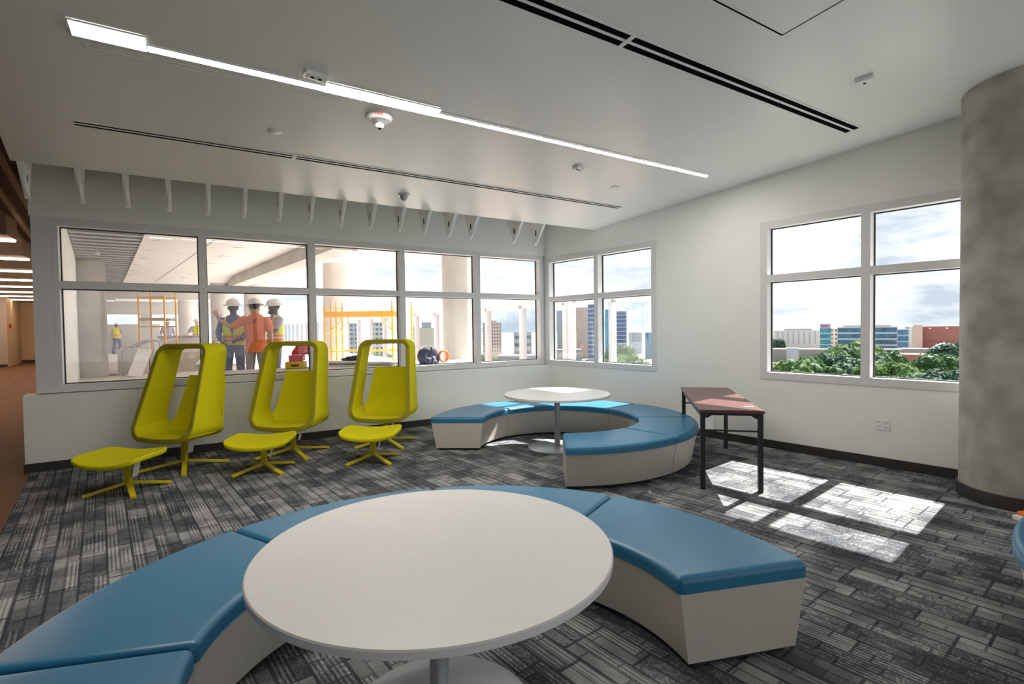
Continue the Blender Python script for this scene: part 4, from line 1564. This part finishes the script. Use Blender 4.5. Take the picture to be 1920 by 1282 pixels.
TREES = [(68.5, 39.4, -6.6, 'b', 0.9, 'yellow green tree at lower left of the right window'),
         (60.0, 32.9, -7.4, 'b', 0.8, 'light tree low in the left pane of the right window'),
         (56.0, 33.6, -8.0, 'a', 0.85, 'tree at the bottom left corner of the right window'),
         (82.5, 42.4, -7.4, 'a', 1.0, 'mid green tree left of centre in the left lower pane'),
         (100.5, 48.7, -7.4, 'c', 1.1, 'broad dark tree in the middle of the left lower pane'),
         (113.8, 52.1, -6.8, 'a', 1.2, 'tallest tree of the left lower pane below the beige block'),
         (94.3, 40.8, -7.6, 'c', 1.0, 'dark tree against the window mullion on its left'),
         (108.0, 50.5, -7.2, 'b', 1.1, 'bright tree below the wide blue building'),
         (65.5, 29.4, -7.4, 'b', 0.8, 'pale green tree low beside the mullion'),
         (54.3, 27.1, -7.6, 'c', 0.75, 'dark tree at the bottom of the left lower pane'),
         (108.0, 44.0, -6.6, 'a', 1.0, 'green tree just right of the mullion'),
         (86.2, 34.1, -7.4, 'b', 1.0, 'bright tree at left of the right lower pane'),
         (67.9, 25.6, -7.8, 'c', 0.85, 'dark tree at the bottom of the right lower pane'),
         (74.2, 26.3, -7.6, 'a', 0.95, 'green tree in the middle of the right lower pane'),
         (67.3, 22.4, -7.4, 'a', 0.8, 'tree low beside the concrete column'),
         (75.0, 23.5, -7.0, 'c', 0.85, 'dark tree at the right edge of the right window'),
         (139.0, 42.2, -6.6, 'c', 1.2, 'dark tree in front of the brick building'),
         (117.5, 38.0, -8.0, 'a', 1.1, 'tree below the pale dome'),
         (158.0, 68.5, -6.6, 'b', 1.0, 'tree in front of the blue grey block'),
         (232.0, 66.0, -8.0, 'c', 1.2, 'far tree right of the pale dome'),
         (262.0, 155.0, -9.0, 'c', 1.0, 'small far tree below the striped building'),
         (54.4, 54.2, -6.0, 'b', 0.9, 'tree in the right pane of the corner window'),
         (76.9, 81.4, -7.4, 'b', 1.0, 'tree by the mullion of the corner window'),
         (45.3, 42.2, -6.2, 'b', 0.8, 'tree at the bottom right of the corner window'),
         (99.8, 102.4, -7.0, 'a', 1.0, 'tree below the framed blue tower'),
         (58.7, 104.7, -7.4, 'b', 0.9, 'tree below the pink beige tower'),
         (40.6, 151.6, -8.4, 'b', 1.0, 'tree below the left apartment tower'),
         (47.2, 147.4, -8.6, 'b', 1.0, 'tree below the right apartment tower')]
for i, (x, y, z, k, s_, lb) in enumerate(TREES):
    tree(x, y, z, lb, 'leaf_' + k, i, s_)

# ================================================================== PEOPLE
def skin_mesh(name, nodes, edges, material, parent, sub=2):
    """nodes: name -> (x, y, z, rx, ry); grown into one surface by skin + subdivision; the first node is the root"""
    names = list(nodes)
    me = bpy.data.meshes.new(name)
    me.from_pydata([nodes[n][:3] for n in names], [(names.index(a), names.index(b)) for a, b in edges], [])
    o = bpy.data.objects.new(name, me)
    COL.objects.link(o)
    o.parent = parent
    md = o.modifiers.new('skin', 'SKIN')
    md.use_smooth_shade = True
    if not me.skin_vertices:
        me.attributes.new('skin', 'FLOAT_VECTOR', 'POINT')
    for i, n in enumerate(names):
        sv = me.skin_vertices[0].data[i]
        sv.radius = nodes[n][3:5]
        sv.use_root = (i == 0)
    sd = o.modifiers.new('subdivision', 'SUBSURF')
    sd.levels = sub
    sd.render_levels = sub
    me.materials.append(MATS[material])
    return o
def person(label, loc, rz, J, skin, shirt, trousers, vest=None, hands=(), face_dir=0.0, helmet=True, sleeve='elbow', vest_open=True, beard=False):
    """J: joints in local metres, facing -y. Needs elbow/wrist of both sides; the rest has defaults"""
    t = thing('person', label, 'person', loc, rz, None)
    d = dict(pelvis=(0, 0, 0.95), spine=(0, 0, 1.12), chest=(0, 0.01, 1.33), neck=(0, 0.01, 1.50), skull=(0, -0.01, 1.60),
             shl=(-0.185, 0.01, 1.405), shr=(0.185, 0.01, 1.405), hipl=(-0.09, 0, 0.90), hipr=(0.09, 0, 0.90),
             knl=(-0.11, -0.02, 0.50), knr=(0.11, -0.02, 0.50), anl=(-0.12, 0.02, 0.09), anr=(0.12, 0.02, 0.09),
             tol=(-0.14, -0.13, 0.04), tor=(0.14, -0.13, 0.04))
    d.update(J)
    V = {k: Vector(v) for k, v in d.items() if not isinstance(v, (int, float))}
    nodes = {}
    def nd(n, p, rx, ry=None):
        nodes[n] = (*p, rx, ry if ry else rx)
    nd('pelvis', V['pelvis'], 0.085)
    nd('spine', V['spine'], 0.085)
    nd('chest', V['chest'], 0.090)
    nd('neckb', V['neck'], 0.062)
    nd('neckt', V['neck'].lerp(V['skull'], 0.5), 0.060)
    nd('skull', V['skull'] + Vector((0, 0, 0.03)), 0.100)
    nd('crown', V['skull'] + Vector((0, 0.01, 0.13)), 0.088)
    E = [('pelvis', 'spine'), ('spine', 'chest'), ('chest', 'neckb'), ('neckb', 'neckt'), ('neckt', 'skull'), ('skull', 'crown')]
    for s in 'lr':
        nd('sh' + s, V['sh' + s], 0.056)
        nd('el' + s, V['el' + s], 0.043)
        nd('wr' + s, V['wr' + s], 0.028, 0.024)
        nd('hip' + s, V['hip' + s], 0.070)
        nd('kn' + s, V['kn' + s], 0.052)
        nd('an' + s, V['an' + s], 0.042)
        nd('to' + s, V['to' + s], 0.036)
        E += [('chest', 'sh' + s), ('sh' + s, 'el' + s), ('el' + s, 'wr' + s), ('pelvis', 'hip' + s), ('hip' + s, 'kn' + s), ('kn' + s, 'an' + s), ('an' + s, 'to' + s)]
        # hand: palm, five separate fingers, thumb from the side of the palm
        fore = (V['wr' + s] - V['el' + s]).normalized()
        up = Vector(d.get('hand' + s, fore)).normalized()
        side = Vector(d.get('side' + s, (1 if s == 'l' else -1, 0, 0)))
        side = (side - up * side.dot(up)).normalized()
        pn = up.cross(side)
        palm = V['wr' + s] + up * 0.075
        nd('palm' + s, palm, 0.036, 0.016)
        E.append(('wr' + s, 'palm' + s))
        curl = d.get('curl' + s, 0.4)
        for k, (off, ln) in enumerate(((-0.030, 0.062), (-0.010, 0.078), (0.011, 0.083), (0.031, 0.074))):
            b = palm + up * 0.030 + side * off
            m = b + (up + side * off * 4.5).normalized() * ln * 0.5 + pn * curl * 0.012
            e = m + (up + side * off * 3 + pn * curl).normalized() * ln * 0.5
            for q, p_, r_ in (('a', b, 0.010), ('b', m, 0.009), ('c', e, 0.0075)):
                nd('f%d%s%s' % (k, q, s), p_, r_)
            E += [('palm' + s, 'f%da%s' % (k, s)), ('f%da%s' % (k, s), 'f%db%s' % (k, s)), ('f%db%s' % (k, s), 'f%dc%s' % (k, s))]
        b = palm + side * 0.040 - up * 0.03
        m = b + (side + up * 0.8).normalized() * 0.036
        e = m + (side * 0.5 + up + pn * curl * 0.5).normalized() * 0.032
        nd('tha' + s, b, 0.012)
        nd('thb' + s, m, 0.010)
        nd('thc' + s, e, 0.008)
        E += [('palm' + s, 'tha' + s), ('tha' + s, 'thb' + s), ('thb' + s, 'thc' + s)]
    # nose and ears
    fd = Vector((math.sin(face_dir), -math.cos(face_dir), 0))
    sd_ = Vector((fd.y, -fd.x, 0))
    hc = V['skull'] + Vector((0, 0, 0.03))
    nd('nose', hc + fd * 0.104 + Vector((0, 0, 0.0)), 0.014, 0.014)
    nd('chin', hc + fd * 0.060 + Vector((0, 0, -0.085)), 0.048)
    E += [('skull', 'nose'), ('neckt', 'chin')]
    body = skin_mesh('body', nodes, E, skin, t)
    for s in (-1, 1):
        g = G()
        bmesh.ops.create_uvsphere(g.bm, u_segments=10, v_segments=8, radius=0.011, matrix=Matrix.Translation(hc + fd * 0.080 + sd_ * s * 0.032 + Vector((0, 0, 0.028))))
        g.build('eye', 'hair', t, smooth=80)
        g = G()
        bmesh.ops.create_uvsphere(g.bm, u_segments=10, v_segments=8, radius=0.03, matrix=Matrix.Translation(hc + sd_ * s * 0.083 + Vector((0, 0, 0.005))) @ Matrix.Diagonal((0.5, 0.7, 1.0, 1)))
        g.build('ear', skin, t, smooth=80)
    g = G()
    bmesh.ops.create_uvsphere(g.bm, u_segments=12, v_segments=8, radius=0.02, matrix=Matrix.Translation(hc + fd * 0.088 + Vector((0, 0, -0.052))) @ Matrix.Rotation(face_dir, 4, 'Z') @ Matrix.Diagonal((1.2, 0.5, 0.35, 1)))
    g.build('mouth', 'pink_box' if skin == 'skin_light' else 'hair', t, smooth=80)
    # hair: cap over the back of the head
    g = G()
    bmesh.ops.create_uvsphere(g.bm, u_segments=20, v_segments=12, radius=0.098, matrix=Matrix.Translation(hc - fd * 0.018 + Vector((0, 0, 0.055))) @ Matrix.Diagonal((0.95, 1.0, 1.0, 1)))
    bmesh.ops.delete(g.bm, geom=[v for v in g.bm.verts if v.co.z < hc.z - 0.035 or ((v.co - hc).dot(fd) > 0.035 and v.co.z < hc.z + 0.07)], context='VERTS')
    g.build('hair', 'hair', t, smooth=80)
    if beard:
        g = G()
        bmesh.ops.create_uvsphere(g.bm, u_segments=14, v_segments=10, radius=0.055, matrix=Matrix.Translation(hc + fd * 0.055 + Vector((0, 0, -0.075))) @ Matrix.Diagonal((1.0, 1.0, 0.8, 1)))
        g.build('beard', 'hair', t, smooth=80)
    # shirt: lofted torso with tapered sleeves
    def ell(c, a, b, n=24):
        return [Vector((c.x + a * math.cos(2 * math.pi * k / n), c.y + b * math.sin(2 * math.pi * k / n), c.z)) for k in range(n)]
    def limb(g, pts, seg=14):
        """tapered tube through (point, radius) pairs"""
        loops, up = [], None
        P = [p for p, r in pts]
        for i, (p, r) in enumerate(pts):
            t_ = (P[min(i + 1, len(P) - 1)] - P[max(i - 1, 0)]).normalized()
            if up is None:
                up = Vector((0, 1, 0)) if abs(t_.y) < 0.8 else Vector((0, 0, 1))
            sd = t_.cross(up).normalized()
            up = sd.cross(t_).normalized()
            loops.append([p + (sd * math.cos(2 * math.pi * k / seg) + up * math.sin(2 * math.pi * k / seg)) * r for k in range(seg)])
        g.loft(loops)
    def at(z):
        f = (z - V['pelvis'].z) / (V['chest'].z - V['pelvis'].z)
        c = V['pelvis'].lerp(V['chest'], min(1.2, max(0, f)))
        return Vector((c.x, c.y, z))
    g = G()
    hem = 0.80 if not vest else 0.90
    g.loft([ell(at(z), a, b) for z, a, b in ((hem, 0.192, 0.148), (0.95, 0.180, 0.138), (1.08, 0.172, 0.130), (1.20, 0.176, 0.134), (1.32, 0.182, 0.134), (1.40, 0.182, 0.122), (1.45, 0.160, 0.098), (1.485, 0.105, 0.080), (1.515, 0.066, 0.068))])
    for s in 'lr':
        S, Ee, W_ = V['sh' + s], V['el' + s], V['wr' + s]
        inn = S.lerp(V['chest'], 0.35)
        if sleeve == 'long':
            limb(g, [(inn, 0.080), (S, 0.082), (S.lerp(Ee, 0.5), 0.066), (Ee, 0.058), (Ee.lerp(W_, 0.5), 0.050), (Ee.lerp(W_, 0.93), 0.040)])
        else:
            limb(g, [(inn, 0.080), (S, 0.084), (S.lerp(Ee, 0.45), 0.074), (S.lerp(Ee, 0.80), 0.070)])
    sh = g.build('shirt', shirt, t, smooth=60)
    g = G()
    pv = V['pelvis']
    g.loft([ell(Vector((pv.x, pv.y, z)), a, b) for z, a, b in ((0.80, 0.150, 0.112), (0.88, 0.160, 0.122), (0.97, 0.158, 0.120), (1.02, 0.152, 0.114))])
    for s in 'lr':
        H_, K_, A_ = V['hip' + s], V['kn' + s], V['an' + s]
        limb(g, [(H_ + Vector((0, 0, 0.02)), 0.095), (H_.lerp(K_, 0.3), 0.094), (K_, 0.074), (K_.lerp(A_, 0.4), 0.072), (A_ + Vector((0, 0, 0.0)), 0.064)])
    g.build('trousers', trousers, t, smooth=60)
    for s in 'lr':
        g = G()
        a = V['an' + s]
        b = V['to' + s]
        g.box((-0.05, -0.22, 0), (0.05, 0.07, 0.075), Matrix.Translation((a.x, a.y, 0)))
        g.box((-0.045, -0.05, 0.07), (0.045, 0.065, 0.16), Matrix.Translation((a.x, a.y, 0)))
        g.bevel(0.02, 3)
        g.build('boot', 'boots', t, smooth=50)
    # vest: sleeveless shell with an open V front
    if vest:
        g = G()
        prof = [(0.93, 0.200, 0.158, 0.02), (1.02, 0.194, 0.152, 0.02), (1.12, 0.190, 0.148, 0.03), (1.22, 0.194, 0.150, 0.12), (1.32, 0.200, 0.150, 0.34), (1.40, 0.194, 0.134, 0.62), (1.46, 0.156, 0.106, 0.85), (1.50, 0.100, 0.088, 1.0)]
        NA = 28
        loops = []
        for z, a, b, gap in prof:
            f = (z - V['pelvis'].z) / (V['chest'].z - V['pelvis'].z)
            c = V['pelvis'].lerp(V['chest'], min(1.15, f))
            if not vest_open:
                gap = 0.0
            outer, inner = [], []
            for k in range(NA + 1):
                th = -math.pi / 2 + gap + (2 * math.pi - 2 * gap) * k / NA
                outer.append(Vector((c.x + a * math.cos(th), c.y + b * math.sin(th), z)))
                inner.append(Vector((c.x + (a - 0.008) * math.cos(th), c.y + (b - 0.008) * math.sin(th), z)))
            loops.append(outer + inner[::-1])
        g.loft(loops)
        g.build('vest', vest, t, smooth=50)
    if helmet:
        top = V['skull'] + Vector((0, 0.0, 0.105))
        M = Matrix.Translation(top) @ Matrix.Rotation(face_dir, 4, 'Z') @ Matrix.Rotation(R(6), 4, 'X')
        g = G()
        prof = [(0.125, -0.002), (0.124, 0.03), (0.112, 0.065), (0.085, 0.098), (0.045, 0.116), (0.0, 0.122)]
        g.lathe(prof, 32, M @ Matrix.Diagonal((0.95, 1.1, 1.0, 1)))
        hm = g.build('hard_hat', 'helmet', t, smooth=50)
        g = G()
        g.lathe([(0.118, 0.008), (0.175, -0.018), (0.178, -0.012), (0.120, 0.016)], 32, M @ Matrix.Diagonal((0.95, 1.1, 1.0, 1)))
        g.build('brim', 'helmet', hm, smooth=50)
        g = G()
        g.box((-0.012, -0.120, 0.03), (0.012, 0.120, 0.088), M)
        g.bevel(0.008, 2)
        g.build('ridge', 'helmet', hm, smooth=50)
    return t, sh
def face_rot(x, y, deg=0):
    """rotation that turns local -y towards the viewer, plus deg"""
    return math.atan2(y, x) - math.pi / 2 + R(deg)
# A: facing the viewer, yellow vest over a blue shirt
person('person in a white hard hat and yellow vest over a blue shirt, facing the window', (0.775, 11.24, TFZ), face_rot(0.775, 11.24, -12),
       dict(ell=(-0.27, 0.03, 1.17), wrl=(-0.20, -0.16, 1.02), elr=(0.27, 0.03, 1.17), wrr=(0.16, -0.17, 1.04), sider=(-1, 0, 0), handl=(0.5, -0.3, -0.6), handr=(-0.7, -0.2, -0.2),
            curll=0.8, curlr=0.9),
       'skin_dark', 'blue_shirt', 'jeans', 'vest_yellow', sleeve='long')
# B: back to the viewer, orange shirt, left arm pointing to the left with the hand up
pb, shb = person('person in an orange shirt and hard hat seen from behind, pointing left', (1.10, 10.72, TFZ), face_rot(1.10, 10.72, 180 - 10),
       dict(shl=(-0.19, 0.0, 1.40), shr=(0.19, -0.01, 1.40), ell=(-0.27, 0.04, 1.14), wrl=(-0.26, -0.06, 0.90), handl=(0.05, -0.15, -1),
            elr=(0.44, -0.16, 1.27), wrr=(0.66, -0.20, 1.42), handr=(0.35, -0.05, 0.9), sider=(-0.8, -0.4, 0.4), curlr=0.15, curll=0.7, neck=(0, 0.0, 1.50), skull=(0.02, -0.03, 1.59)),
       'skin_light', 'orange_shirt', 'khaki', None, face_dir=R(28))
tx = text_mesh('lettering', 'UF', 0.115, frame(Vector((0.02, 0.30, 1.365)), Vector((-1, 0, 0)), Vector((0, 0, 1)), Vector((0, 1, 0))), 'print_blue', pb, 0.0)
sw = tx.modifiers.new('shrinkwrap', 'SHRINKWRAP')
sw.target = shb
sw.wrap_method = 'PROJECT'
sw.use_project_x = False
sw.use_project_y = True
sw.use_project_z = False
sw.use_negative_direction = True
sw.use_positive_direction = False
sw.offset = 0.006
# C: in profile facing left, hand raised
person('person in a hard hat and yellow vest in profile, rightmost of the three', (1.485, 11.15, TFZ), face_rot(1.485, 11.15, -68),
       dict(ell=(-0.24, 0.06, 1.15), wrl=(-0.22, -0.02, 0.90), handl=(0, -0.1, -1), elr=(0.24, -0.10, 1.17), wrr=(0.20, -0.33, 1.33), handr=(0, -0.12, 1), sider=(0, -1, 0), curlr=0.2, curll=0.6),
       'skin_dark', 'grey_shirt', 'jeans', 'vest_yellow', beard=True)
# far workers
person('person in a yellow vest and jeans walking far off beyond the pillar', (-3.46, 38.2, TFZ), face_rot(-3.46, 38.2, 160),
       dict(ell=(-0.30, 0.0, 1.18), wrl=(-0.34, -0.15, 1.02), elr=(0.26, 0.05, 1.16), wrr=(0.25, -0.05, 0.93), knl=(-0.12, -0.12, 0.50), anl=(-0.13, 0.10, 0.10), tol=(-0.14, -0.05, 0.05),
            knr=(0.11, 0.05, 0.5), anr=(0.12, 0.22, 0.12), tor=(0.13, 0.10, 0.04)),
       'skin_light', 'grey_shirt', 'jeans', 'vest_yellow', vest_open=False)
person('person in a yellow vest leaning behind the far counter', (0.43, 27.3, TFZ), face_rot(0.43, 27.3, 0),
       dict(ell=(-0.34, -0.05, 1.17), wrl=(-0.40, -0.22, 1.10), handl=(-0.5, -0.5, -0.1), elr=(0.30, 0.02, 1.16), wrr=(0.28, -0.18, 1.10), handr=(0, -1, -0.1)),
       'skin_light', 'grey_shirt', 'jeans', 'vest_yellow', vest_open=False)
person('person standing behind the far counter beside the tall scaffold', (-0.72, 28.8, TFZ), face_rot(-0.72, 28.8, 20),
       dict(ell=(-0.27, 0.03, 1.15), wrl=(-0.26, -0.05, 0.90), elr=(0.27, 0.03, 1.15), wrr=(0.26, -0.05, 0.90)),
       'skin_light', 'grey_shirt', 'jeans', None)
